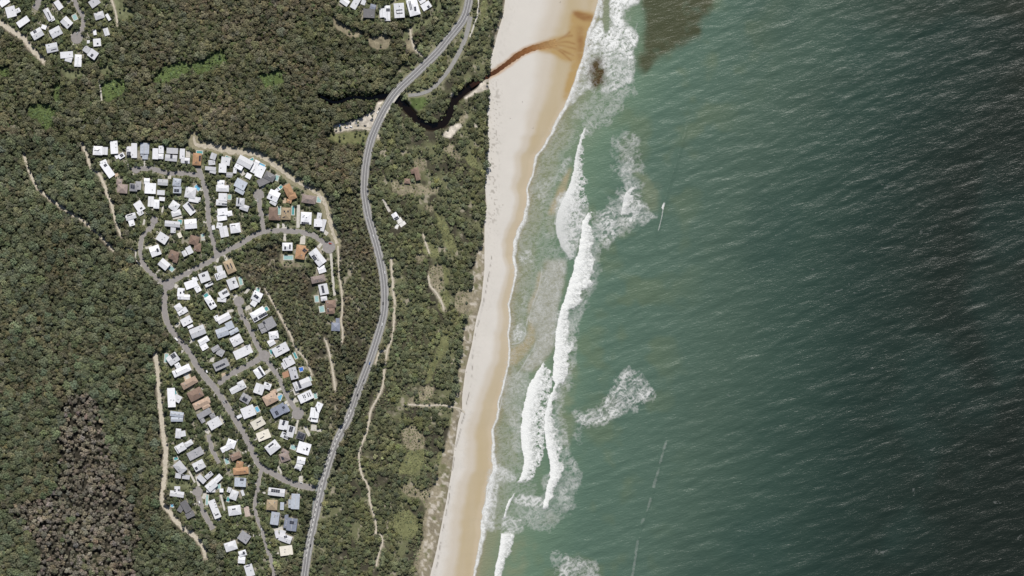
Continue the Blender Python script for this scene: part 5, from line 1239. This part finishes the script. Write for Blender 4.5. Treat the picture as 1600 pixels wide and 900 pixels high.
def leaf_mat(name, mode):
    m = bpy.data.materials.new(name); m.use_nodes = True
    N, L = m.node_tree.nodes, m.node_tree.links
    b = N['Principled BSDF']; b.inputs['Roughness'].default_value = 0.6; b.inputs['Specular IOR Level'].default_value = 0.22
    if mode == 'inst':
        a = N.new('ShaderNodeAttribute'); a.attribute_type = 'INSTANCER'; a.attribute_name = 'tint'; src = a.outputs['Color']
    else:
        a = N.new('ShaderNodeObjectInfo'); src = a.outputs['Color']
    g = N.new('ShaderNodeNewGeometry')
    mr = N.new('ShaderNodeMapRange'); mr.inputs['To Min'].default_value = 0.62; mr.inputs['To Max'].default_value = 1.42
    L.new(g.outputs['Random Per Island'], mr.inputs[0])
    mx = N.new('ShaderNodeVectorMath'); mx.operation = 'SCALE'; L.new(src, mx.inputs[0]); L.new(mr.outputs[0], mx.inputs['Scale'])
    L.new(mx.outputs[0], b.inputs['Base Color'])
    tr = N.new('ShaderNodeBsdfTranslucent'); L.new(mx.outputs[0], tr.inputs['Color'])
    ms = N.new('ShaderNodeMixShader'); ms.inputs[0].default_value = 0.24
    L.new(b.outputs[0], ms.inputs[1]); L.new(tr.outputs[0], ms.inputs[2]); L.new(ms.outputs[0], N['Material Output'].inputs['Surface'])
    return m
LEAF_I, LEAF_O = leaf_mat('foliage_mass', 'inst'), leaf_mat('foliage', 'obj')
bark = mat('bark', (0.19, 0.16, 0.13), 0.9, 0.1, noise=(1.5, 0.3))
bark_pale = mat('bark_pale', (0.42, 0.39, 0.35), 0.9, 0.1, noise=(1.5, 0.3))
SPEC = [(9, 26, 0.16, 1.0), (12, 22, 0.15, 0.9), (7, 30, 0.18, 1.2), (14, 18, 0.14, 0.8), (10, 24, 0.15, 1.1), (8, 13, 0.13, 1.0), (9, 12, 0.12, 0.9)]   # last two: thin, half bare crowns
protos = bpy.data.collections.new('tree_kinds')
CROWNS, TRUNKS = [], []
for k, (lb, pr_, lf, fl) in enumerate(SPEC):
    r = random.Random(500 + k)
    tv, tf = trunk_geo(r); cv_, cf = crown_geo(r, lb, pr_, lf, fl)
    me = bpy.data.meshes.new('crown'); me.from_pydata(cv_, [], cf); me.materials.append(LEAF_O); CROWNS.append(me)
    mt = bpy.data.meshes.new('trunk'); mt.from_pydata(tv, [], tf); mt.materials.append(bark); TRUNKS.append(mt)
    me = bpy.data.meshes.new('tree_kind'); n = len(tv)
    me.from_pydata(tv + cv_, [], tf + [tuple(i + n for i in f) for f in cf])
    me.materials.append(bark if k < 5 else bark_pale); me.materials.append(LEAF_I)
    me.polygons.foreach_set('material_index', [0] * len(tf) + [1] * len(cf))
    protos.objects.link(bpy.data.objects.new(f'tree_kind_{k}', me))

def forest(name, pts, label, cat='forest'):
    """pts: u, v, radius, height, kind, r, g, b"""
    pts = np.asarray(pts, float)
    me = bpy.data.meshes.new(name)
    z = hg(pts[:, 0], pts[:, 1]) - 0.3
    me.vertices.add(len(pts)); me.vertices.foreach_set('co', np.stack([X(pts[:, 0]), Y(pts[:, 1]), z], 1).astype(np.float32).ravel())
    def att(n, t, d, key):
        a = me.attributes.new(n, t, 'POINT'); a.data.foreach_set(key, d)
    att('kind_index', 'INT', pts[:, 4].astype(np.int32), 'value')
    att('size', 'FLOAT_VECTOR', np.stack([pts[:, 2], pts[:, 2], pts[:, 3]], 1).astype(np.float32).ravel(), 'vector')
    att('turn', 'FLOAT_VECTOR', np.stack([pts[:, 8], pts[:, 9], pts[:, 10]], 1).astype(np.float32).ravel(), 'vector')
    att('tint', 'FLOAT_COLOR', np.column_stack([pts[:, 5:8], np.ones(len(pts))]).astype(np.float32).ravel(), 'color')
    o = link(bpy.data.objects.new(name, me))
    ng = bpy.data.node_groups.new(name + '_scatter', 'GeometryNodeTree')
    ng.interface.new_socket('Geometry', in_out='INPUT', socket_type='NodeSocketGeometry'); ng.interface.new_socket('Geometry', in_out='OUTPUT', socket_type='NodeSocketGeometry')
    N, L = ng.nodes, ng.links
    gi, go = N.new('NodeGroupInput'), N.new('NodeGroupOutput')
    ci = N.new('GeometryNodeCollectionInfo'); ci.inputs['Collection'].default_value = protos; ci.inputs['Separate Children'].default_value = True; ci.inputs['Reset Children'].default_value = True
    ip = N.new('GeometryNodeInstanceOnPoints'); ip.inputs['Pick Instance'].default_value = True
    def na(n, t):
        a = N.new('GeometryNodeInputNamedAttribute'); a.data_type = t; a.inputs['Name'].default_value = n
        return next(s for s in a.outputs if s.enabled and s.name == 'Attribute')
    L.new(gi.outputs[0], ip.inputs['Points']); L.new(ci.outputs[0], ip.inputs['Instance'])
    L.new(na('kind_index', 'INT'), ip.inputs['Instance Index']); L.new(na('turn', 'FLOAT_VECTOR'), ip.inputs['Rotation']); L.new(na('size', 'FLOAT_VECTOR'), ip.inputs['Scale'])
    L.new(ip.outputs[0], go.inputs[0])
    md = o.modifiers.new('scatter', 'NODES'); md.node_group = ng
    return tag(o, label, cat, None, 'stuff')

LEAF_K = 1.32
def scatter(mask, spacing, rad, hgt, clear_k, seed, gap=0.0, gap_s=14):
    """jittered planting inside a mask, kept off roads, roofs, pools and clearings"""
    r = np.random.default_rng(seed)
    js, is_ = np.nonzero(mask.any(1))[0], np.nonzero(mask.any(0))[0]
    spacing = float(spacing); a = np.arange(is_[0] + U0, is_[-1] + U0 + 1.0, spacing); b_ = np.arange(js[0] + V0, js[-1] + V0 + 1, spacing * 0.87)
    uu, vv = np.meshgrid(a, b_); uu[1::2] += spacing / 2
    uu = (uu + (r.random(uu.shape) - .5) * spacing * 0.85).ravel(); vv = (vv + (r.random(vv.shape) - .5) * spacing * 0.85).ravel()
    ok = (uu > U0 + 2) & (uu < 830) & (vv > V0 + 2) & (vv < V0 + NV - 2)
    uu, vv = uu[ok], vv[ok]
    ii, jj = (uu - U0).astype(int), (vv - V0).astype(int)
    R_ = rad[0] + (rad[1] - rad[0]) * r.random(len(uu)) ** 1.3
    H_ = hgt[0] + (hgt[1] - hgt[0]) * r.random(len(uu))
    ok = mask[jj, ii] & (RD[jj, ii] > R_ * 0.42) & (PDs[jj, ii] > R_ * 0.68) & (PDc[jj, ii] > R_ * 0.4) & (PDd[jj, ii] > 3.2 + R_ * 0.5) & ~B_NEAR[jj, ii] & ~P_NEAR[jj, ii]
    ok &= (C_ANY[jj, ii] < 0.2) | (r.random(len(uu)) < clear_k)
    ok &= (D_CREEK[jj, ii] > 5.2 + R_ * 0.2) | ((uu < 590) & (D_CREEK[jj, ii] > 2.5 + R_ * 0.6))
    ok &= uu < lineu(TRE, vv) + 2
    # keep whole crown off the roofs
    for a_ in range(6):
        t = a_ * math.pi / 3
        i2 = np.clip((uu + R_ * 0.72 * math.cos(t) - U0).astype(int), 0, NU - 1); j2 = np.clip((vv + R_ * 0.72 * math.sin(t) - V0).astype(int), 0, NV - 1)
        ok &= ~(BUILT[j2, i2] | PAVED[j2, i2]) & ((C_ANY[j2, i2] < 0.6) | (R_ < 2.3))
    if gap: ok &= fbm(uu, vv, gap_s, seed + 900, 3) > gap
    return uu[ok], vv[ok], R_[ok], H_[ok], r
def tint(r, n, base, u, v, spread=0.16, alt=None, alt_k=None):
    c = np.tile(np.array(base), (n, 1))
    if alt is not None:
        k = np.clip(alt_k, 0, 1)[:, None]; c = c * (1 - k) + np.array(alt)[None, :] * k
    b_ = np.exp(r.normal(0, spread, n))[:, None]
    c = c * b_ * LEAF_K * (0.66 + 0.68 * fbm(u, v, 42, 260, 3))[:, None]
    c[:, 0] *= np.exp(r.normal(0, 0.05, n)); c[:, 2] *= np.exp(r.normal(0, 0.08, n))
    return c
def pack(u, v, R_, H_, r, c, kinds):
    n = len(u)
    return np.column_stack([u, v, R_, H_, r.choice(kinds, n), c, r.normal(0, .07, n), r.normal(0, .07, n), r.random(n) * 6.283])
AREA = (gu < TRm + 2)
Z_G = Z_GARD & AREA
Z_C = Z_COAST & ~Z_GARD & AREA
Z_W = Z_WALLUM & ~Z_GARD & ~Z_C
Z_N = Z_NORTH & ~Z_GARD & ~Z_C & ~Z_W
Z_E = AREA & ~Z_GARD & ~Z_C & ~Z_W & ~Z_N
# western eucalypt forest, with the brown dieback patch
u, v, R_, H_, r = scatter(Z_E, 6.1, (2.3, 6.2), (9, 13.5), 0.05, 1)
dk = samp(Z_DEAD.astype(np.float32), u, v)
keep = (dk < 0.5) | (r.random(len(u)) < 0.88)
u, v, R_, H_, dk = u[keep], v[keep], R_[keep], H_[keep], dk[keep]
g1 = sstep(0.5, 0.72, fbm(u, v, 50, 210, 3))
c = tint(r, len(u), (0.100, 0.110, 0.064), u, v, 0.20, (0.120, 0.112, 0.066), g1 * 0.8)
dk = (r.random(len(u)) < dk * 0.95).astype(float) * (0.55 + 0.45 * r.random(len(u)))
c = c * (1 - dk[:, None]) + tint(r, len(u), (0.205, 0.178, 0.142), u, v, 0.2) * dk[:, None]
A1 = pack(u, v, R_ * (1 - .15 * dk), H_, r, c, [0, 1, 2, 3, 4])
A1[:, 4] = np.where((dk > 0.5) & (r.random(len(u)) < 0.45), 5 + r.integers(0, 2, len(u)), A1[:, 4])
u, v, R_, H_, r = scatter(Z_E, 4.4, (1.6, 3.4), (6, 10.5), 0.1, 2, 0.34)
kk = samp(Z_DEAD.astype(np.float32), u, v) < 0.4
A1b = pack(u, v, R_, H_, r, tint(r, len(u), (0.085, 0.098, 0.055), u, v, 0.2), [0, 1, 3])[kk]
u, v, R_, H_, r = scatter(Z_E, 19, (5.5, 8.8), (12, 15), 0.0, 12, 0.40, 30)
kk = samp(Z_DEAD.astype(np.float32), u, v) < 0.3
A1c = pack(u, v, R_, H_, r, tint(r, len(u), (0.10, 0.118, 0.068), u, v, 0.16), [1, 3])[kk]
forest('eucalypt_forest', np.vstack([A1, A1b, A1c]), 'dense grey-green eucalypt forest west of the estate, browning in the south')
# northern forest
u, v, R_, H_, r = scatter(Z_N, 5.6, (2.2, 5.6), (8, 12.5), 0.10, 3)
g1 = sstep(0.42, 0.68, fbm(u, v, 60, 220, 3))
B1 = pack(u, v, R_, H_, r, tint(r, len(u), (0.104, 0.108, 0.060), u, v, 0.22, (0.128, 0.114, 0.072), g1 * 0.9), [0, 1, 2, 3, 4])
u, v, R_, H_, r = scatter(Z_N, 4.4, (1.5, 3.2), (5, 9.5), 0.16, 4, 0.36)
B2 = pack(u, v, R_, H_, r, tint(r, len(u), (0.09, 0.112, 0.052), u, v, 0.22), [0, 1, 3])
u, v, R_, H_, r = scatter(Z_N, 18, (5.0, 8.0), (11, 14), 0.0, 13, 0.42, 30)
B3 = pack(u, v, R_, H_, r, tint(r, len(u), (0.112, 0.112, 0.066), u, v, 0.16), [1, 3])
u, v, R_, H_, r = scatter((CLM['swamp'] > 0.4) & Z_N, 3.0, (0.9, 2.0), (0.8, 2.0), 1.0, 14, 0.36, 8)
B4 = pack(u, v, R_, H_, r, tint(r, len(u), (0.105, 0.145, 0.055), u, v, 0.18), [0, 1, 3])
forest('northern_forest', np.vstack([B1, B2, B3, B4]), 'dense olive-brown forest north of the estate around the swampy creek')
# heath scrub either side of the highway
u, v, R_, H_, r = scatter(Z_W, 3.6, (1.5, 3.1), (2.6, 6.5), 0.1, 5, 0.36, 9)
g1 = sstep(0.5, 0.7, fbm(u, v, 30, 230, 3))
forest('heath_scrub', pack(u, v, R_, H_, r, tint(r, len(u), (0.104, 0.108, 0.060), u, v, 0.24, (0.120, 0.106, 0.068), g1), [0, 1, 2, 3, 4]), 'low olive heath scrub between the estate and the highway', 'scrub')
# coastal scrub
u, v, R_, H_, r = scatter(Z_C, 4.7, (1.7, 4.9), (2.5, 7), 0.06, 6, 0.43, 15)
g1 = sstep(0.52, 0.7, fbm(u, v, 36, 240, 3))
C1 = pack(u, v, R_, H_, r, tint(r, len(u), (0.092, 0.102, 0.054), u, v, 0.25, (0.125, 0.130, 0.062), g1), [0, 1, 2, 3, 4])
u, v, R_, H_, r = scatter(Z_C, 4.0, (1.0, 2.0), (1.2, 3), 0.08, 7, 0.5, 9)
C2 = pack(u, v, R_, H_, r, tint(r, len(u), (0.115, 0.125, 0.066), u, v, 0.25), [0, 1, 3])
# garden trees
u, v, R_, H_, r = scatter(Z_G, 4.8, (1.8, 4.4), (3, 8), 0.12, 8, 0.35, 9)
g1 = sstep(0.5, 0.72, fbm(u, v, 24, 250, 3))
D1 = pack(u, v, R_, H_, r, tint(r, len(u), (0.078, 0.092, 0.046), u, v, 0.28, (0.12, 0.125, 0.062), g1), [0, 1, 2, 3, 4])
u, v, R_, H_, r = scatter(Z_G, 3.2, (0.8, 1.7), (1, 2.6), 0.2, 9, 0.40, 7)
D2 = pack(u, v, R_, H_, r, tint(r, len(u), (0.09, 0.105, 0.05), u, v, 0.3), [0, 1, 3])
# the trees that stand out singly become things of their own: largest garden trees, lone shrubs in the dune clearings
def pick_out(A, score, n):
    k = np.argsort(-score)[:n]; m = np.ones(len(A), bool); m[k] = False
    return A[k], A[m]
inb = (D1[:, 0] > 3) & (D1[:, 0] < 1597) & (D1[:, 1] > 3) & (D1[:, 1] < 897)
u, v, R_, H_, r = scatter(((CLM['dunegrass'] > 0.4) | (CLM['dry'] > 0.4)) & Z_C, 3.4, (0.6, 1.5), (0.5, 1.3), 1.0, 15, 0.38, 6)
C3 = pack(u, v, R_, H_, r, tint(r, len(u), (0.125, 0.135, 0.066), u, v, 0.2), [0, 1, 3])
S1, D1 = pick_out(D1, np.where(inb, D1[:, 2], -1), 225)
lone = samp(blur(C_ANY, 3), C1[:, 0], C1[:, 1])
S2, C1 = pick_out(C1, np.where((lone > 0.3) & (C1[:, 1] > 3) & (C1[:, 1] < 897), C1[:, 2], -1), 70)
forest('coastal_scrub', np.vstack([C1, C2, C3]), 'mottled green coastal scrub between the highway and the beach', 'scrub')
forest('garden_shrubs', np.vstack([D1, D2]), 'small trees and shrubs filling the gardens between the houses', 'shrubs')
TROOT, TKID = None, None
def lone_tree(p, name, label, cat, group):
    k = int(p[4])
    root = empty(name, (X(p[0]), Y(p[1]), float(hg(p[0], p[1])) - 0.2)); root.rotation_euler = (0, 0, p[10]); root.scale = (p[2], p[2], p[3])
    tag(root, label, cat, group)
    for nm, me in (('trunk', TRUNKS[k]), ('crown', CROWNS[k])):
        o = bpy.data.objects.new(nm, me); o.parent = root; o.color = (*p[5:8], 1); link(o)
def where_tree(u, v):
    if v < 110 and u < 200: return 'among the north-western hamlet houses', 'garden trees of the hamlet'
    if v < 50: return 'behind the northern hilltop houses', 'garden trees of the hilltop row'
    if v < 300: return 'among the estate\'s northernmost houses', 'garden trees of the northern estate'
    if v < 430: return 'among the estate\'s upper western houses' if u < 345 else 'among the estate\'s crescent houses', 'garden trees of the upper estate'
    if v < 570: return 'in the middle of the estate, above the link street', 'garden trees of the middle estate'
    if v < 700: return 'in the middle of the estate, below the link street', 'garden trees of the middle estate'
    return 'among the estate\'s southern houses', 'garden trees of the southern estate'
SEEN = {}
def compass(du, dv):
    return ['east', 'south-east', 'south', 'south-west', 'west', 'north-west', 'north', 'north-east'][int(round(math.degrees(math.atan2(dv, du)) / 45)) % 8]
big = [(a_, b_, h_) for a_, b_, h_ in hc if h_['category'] == 'house']
for p in sorted(S1.tolist(), key=lambda q_: -q_[2]):
    w_, g_ = where_tree(p[0], p[1])
    a_, b_, h_ = min(big, key=lambda t_: (t_[0] - p[0]) ** 2 + (t_[1] - p[1]) ** 2)
    lab = f'tree {compass(p[0] - a_, p[1] - b_)} of the house {h_["label"].split(", ")[1]}'
    n = SEEN[lab] = SEEN.get(lab, 0) + 1
    lab = ('garden ' if n == 1 else 'smaller garden ' if n == 2 else f'{ORD[n - 1]}-largest garden ') + lab
    if len(lab.split()) > 16: lab = lab.replace('from the ', 'from ').replace('of the house', 'of house')
    if len(lab.split()) > 16: lab = lab.replace('garden tree', 'tree')
    lone_tree(p, 'garden_tree', lab, 'tree', g_)
TENS = ['', '', 'twenty', 'thirty', 'forty', 'fifty']
def ordinal(n): return ORD[n - 1] if n <= 19 else {20: 'twentieth', 30: 'thirtieth', 40: 'fortieth', 50: 'fiftieth'}.get(n) or f'{TENS[n // 10]}-{ORD[n % 10 - 1]}'
cnt = {}
for p in sorted(S2.tolist(), key=lambda q_: q_[1]):
    w_ = 'in the scrub north of the lone white cottage' if p[1] < 330 else 'around the dune clearings below the cottage' if p[1] < 520 else 'in the southern dune clearings'
    cnt[w_] = cnt.get(w_, 0) + 1
    lone_tree(p, 'coastal_shrub', f'rounded dark shrub, {ordinal(cnt[w_])} from the north {w_}', 'shrub', 'lone shrubs of the dunes')

# ------------------------------------------------------------------ vehicles
tyre = mat('tyre_rubber', (0.02, 0.02, 0.02), 0.9, 0.1)
rim_m = mat('wheel_rim', (0.4, 0.4, 0.42), 0.4, 0.5, metal=0.6)
glass = mat('car_glass', (0.02, 0.025, 0.03), 0.08, 0.5)
lamp_m = mat('headlight_lens', (0.6, 0.6, 0.58), 0.2, 0.5)
def hull(profile, hw_, taper=0.0):
    """side profile (x, z) extruded across; upper points narrowed by taper"""
    n = len(profile); zmax = max(z for x, z in profile); zmin = min(z for x, z in profile)
    V = []
    for s in (-1, 1):
        for x, z in profile: V.append((x, s * (hw_ - taper * (z - zmin) / (zmax - zmin)), z))
    F = [tuple(range(n))[::-1], tuple(range(n, 2 * n))]
    F += [(i, (i + 1) % n, n + (i + 1) % n, n + i) for i in range(n)]
    return V, F
CARM = {}
def car_meshes(kind):
    if kind in CARM: return CARM[kind]
    if kind == 'car':
        body = hull([(-2.2, .35), (2.2, .35), (2.25, .62), (2.0, .84), (1.0, .96), (-1.9, 1.0), (-2.25, .8)], .92, .06)
        cab = hull([(-1.75, .98), (1.05, .94), (.35, 1.40), (-1.2, 1.43)], .84, .14)
        top = hull([(-1.2, 1.42), (.35, 1.39), (.3, 1.47), (-1.15, 1.49)], .72, .03)
        wx = (-1.35, 1.4)
    elif kind == 'van':
        body = hull([(-2.6, .4), (2.5, .4), (2.6, .8), (2.35, 1.2), (1.8, 1.35), (-2.6, 1.35)], 1.0, .03)
        cab = hull([(-2.5, 1.34), (1.85, 1.34), (1.3, 1.95), (-2.45, 1.95)], .97, .1)
        top = hull([(-2.5, 1.94), (1.35, 1.94), (1.2, 2.15), (-2.45, 2.15)], .9, .05)
        wx = (-1.6, 1.6)
    else:
        body = hull([(-3.2, .5), (3.0, .5), (3.3, 1.2), (3.1, 2.35), (2.7, 2.6), (-3.2, 2.6)], 1.15, .04)
        cab = hull([(1.6, 1.5), (3.25, 1.5), (3.2, 2.1), (1.6, 2.1)], 1.16, .01)
        top = hull([(-2.9, 2.58), (2.5, 2.58), (2.4, 2.7), (-2.8, 2.7)], 1.0, .05)
        wx = (-0.45, 0.45)
    out_ = []
    for nm, (V, F) in (('body', body), ('window', cab), ('roof', top)):
        me = bpy.data.meshes.new(nm); me.from_pydata(V, [], F); out_.append((nm, me, (0, 0, 0)))
    n = 10; V, F = [], []
    for s in (-.11, .11): V += [(.33 * math.cos(6.283 * i / n), s, .33 * math.sin(6.283 * i / n)) for i in range(n)]
    F = [tuple(range(n)), tuple(range(n, 2 * n))[::-1]] + [(i, (i + 1) % n, n + (i + 1) % n, n + i) for i in range(n)]
    me = bpy.data.meshes.new('wheel'); me.from_pydata(V, [], F); me.materials.append(tyre)
    hwid = .86 if kind == 'car' else 1.0
    for x in wx:
        for s in (-1, 1): out_.append(('wheel', me, (x, s * hwid, .33)))
    CARM[kind] = out_
    return out_
def vehicle(kind, u, v, heading, col, label, group, base):
    root = empty({'car': 'car', 'van': 'van', 'caravan': 'caravan'}[kind], (X(u), Y(v), base)); root.rotation_euler = (0, 0, -math.radians(heading))
    tag(root, label, kind, group)
    pm_ = mat(f'car_paint_{col}', {'white': (.72, .72, .72), 'dark': (.03, .03, .035), 'silver': (.42, .43, .44), 'red': (.40, .05, .04), 'blue': (.06, .12, .28), 'grey': (.16, .16, .17)}[col], .25, .5)
    for nm, me, loc in car_meshes(kind):
        if nm != 'wheel':
            me = me.copy(); me.materials.append(glass if nm == 'window' else pm_)
        o = bpy.data.objects.new(nm, me); o.location = loc; o.parent = root; link(o)
HWC = [(574, 341, 'silver', 'northernmost pair\'s silver car on the highway above the bend'), (583.5, 369, 'white', 'white car on the highway level with the lone cottage'), (601.5, 426, 'white', 'white car on the highway\'s outer bend'), (598.5, 474, 'dark', 'dark car just below the highway\'s outer bend'),
       (597.5, 507, 'white', 'white car on the highway beside the long sand path'), (577.5, 567.5, 'blue', 'blue car on the highway by the loop path'), (568.5, 593.5, 'grey', 'grey car on the highway below the loop path'), (558.5, 617, 'dark', 'black car on the highway west of the beach track'),
       (501.5, 788, 'dark', 'dark car on the highway below the estate junction'), (485.5, 852, 'dark', 'dark car on the highway near the southern edge'), (731.5, 22.5, 'grey', 'grey car on the highway near the northern edge')]
for u, v, c, lab in HWC:
    k = int(np.argmin(np.hypot(line_hw[:, 0] - u, line_hw[:, 1] - v))); t = line_hw[min(k + 1, len(line_hw) - 1)] - line_hw[k - 1]
    vehicle('car', u, v, math.degrees(math.atan2(t[1], t[0])), c, lab, 'cars driving on the highway', float(zhw(u, v)) + 0.14)
STC = [('car', 213, 259.5, 5, 'white', 'white car parked at the estate\'s north-western turning area'), ('car', 516, 380.5, 15, 'red', 'red car parked in the crescent turning head'), ('caravan', 323, 579.5, 62, 'white', 'white caravan parked beside the main street below the grey house'),
       ('car', 284, 534.5, 46, 'dark', 'dark car parked on the upper main street'), ('caravan', 276, 530, 48, 'white', 'white caravan parked on the verge of the upper main street'), ('car', 321, 398.5, -28, 'white', 'white car parked where the curving street meets the crescent'),
       ('car', 262.5, 272.8, 8, 'dark', 'dark car parked along the northern cul-de-sac street'), ('car', 407.5, 541, 50, 'dark', 'dark car parked near the link street corner'), ('car', 403, 313, 80, 'silver', 'silver car parked at the northern turning circle'),
       ('car', 321.5, 352.5, 85, 'dark', 'dark car on the curving street beside the white shed'), ('car', 350, 628, 58, 'silver', 'silver car parked on the middle main street'), ('car', 353.5, 627.5, 58, 'dark', 'dark car parked across from the silver one on the main street'),
       ('car', 471, 754, 20, 'white', 'white car waiting near the highway junction'), ('car', 261, 437, 10, 'silver', 'silver car turning at the main western junction'), ('car', 378, 493, 62, 'grey', 'grey car parked in the inner-block cul-de-sac'),
       ('car', 409, 826.5, 75, 'white', 'white car parked on the southern lane'), ('van', 312, 785, 75, 'white', 'white van parked in the south-western cul-de-sac'), ('car', 121, 52, 110, 'silver', 'silver car parked at the hamlet turning circle')]
for kd, u, v, a, c, lab in STC:
    vehicle(kd, u, v, a, c, lab, 'vehicles parked in the estate streets', float(np.maximum(h0(u, v) + 0.30, hg(u, v) + 0.3)) + 0.22)
CPK = [(531, 197.5, 92, 'blue', 'blue', 'van'), (549, 198, 25, 'white', 'white', 'van'), (542, 199.5, 5, 'white', 'small white', 'car'), (557, 192.5, 5, 'silver', 'silver', 'car'), (570.5, 196.5, 10, 'dark', 'dark', 'car'), (580.5, 188, 15, 'grey', 'grey', 'car'), (590, 175.5, -60, 'white', 'white northern', 'car'), (592.5, 170, -60, 'dark', 'dark northern', 'car')]
for u, v, a, c, w_, kd in CPK:
    vehicle(kd, u, v, a, c, f'{w_} {kd} in the sandy car park beside the highway bridge', 'vehicles in the sandy car park', float(hg(u, v)) + 0.02)

# ------------------------------------------------------------------ driftwood on the sand
wood = mat('driftwood', (0.10, 0.08, 0.06), 0.95, 0.1)
DW = [(785.5, 321, 'beside the northern scrub edge'), (816, 158, 'south of the creek outflow'), (833.5, 201, 'near the wet sand north of the bend'), (766, 341.5, 'close to the dune scrub'), (798, 185, 'on the upper sand below the creek'), (876, 2, 'near the northern edge of the beach'), (728, 582, 'at the foot of the southern dunes'), (724, 600, 'against the southern dune edge')]
for i, (u, v, w_) in enumerate(DW):
    r = random.Random(i)
    root = empty('driftwood', (X(u), Y(v), float(zb(np.array([u]), np.array([v]))[0]))); tag(root, f'dark driftwood lump {w_}', 'driftwood', 'driftwood on the beach')
    V, F = trunk_geo(r, 3)
    root.rotation_euler = (math.radians(80), 0, r.random() * 6)
    o = mesh_obj('log', [(x * 3.2, y * 3.2, z * 2.6) for x, y, z in V], F, wood, root)
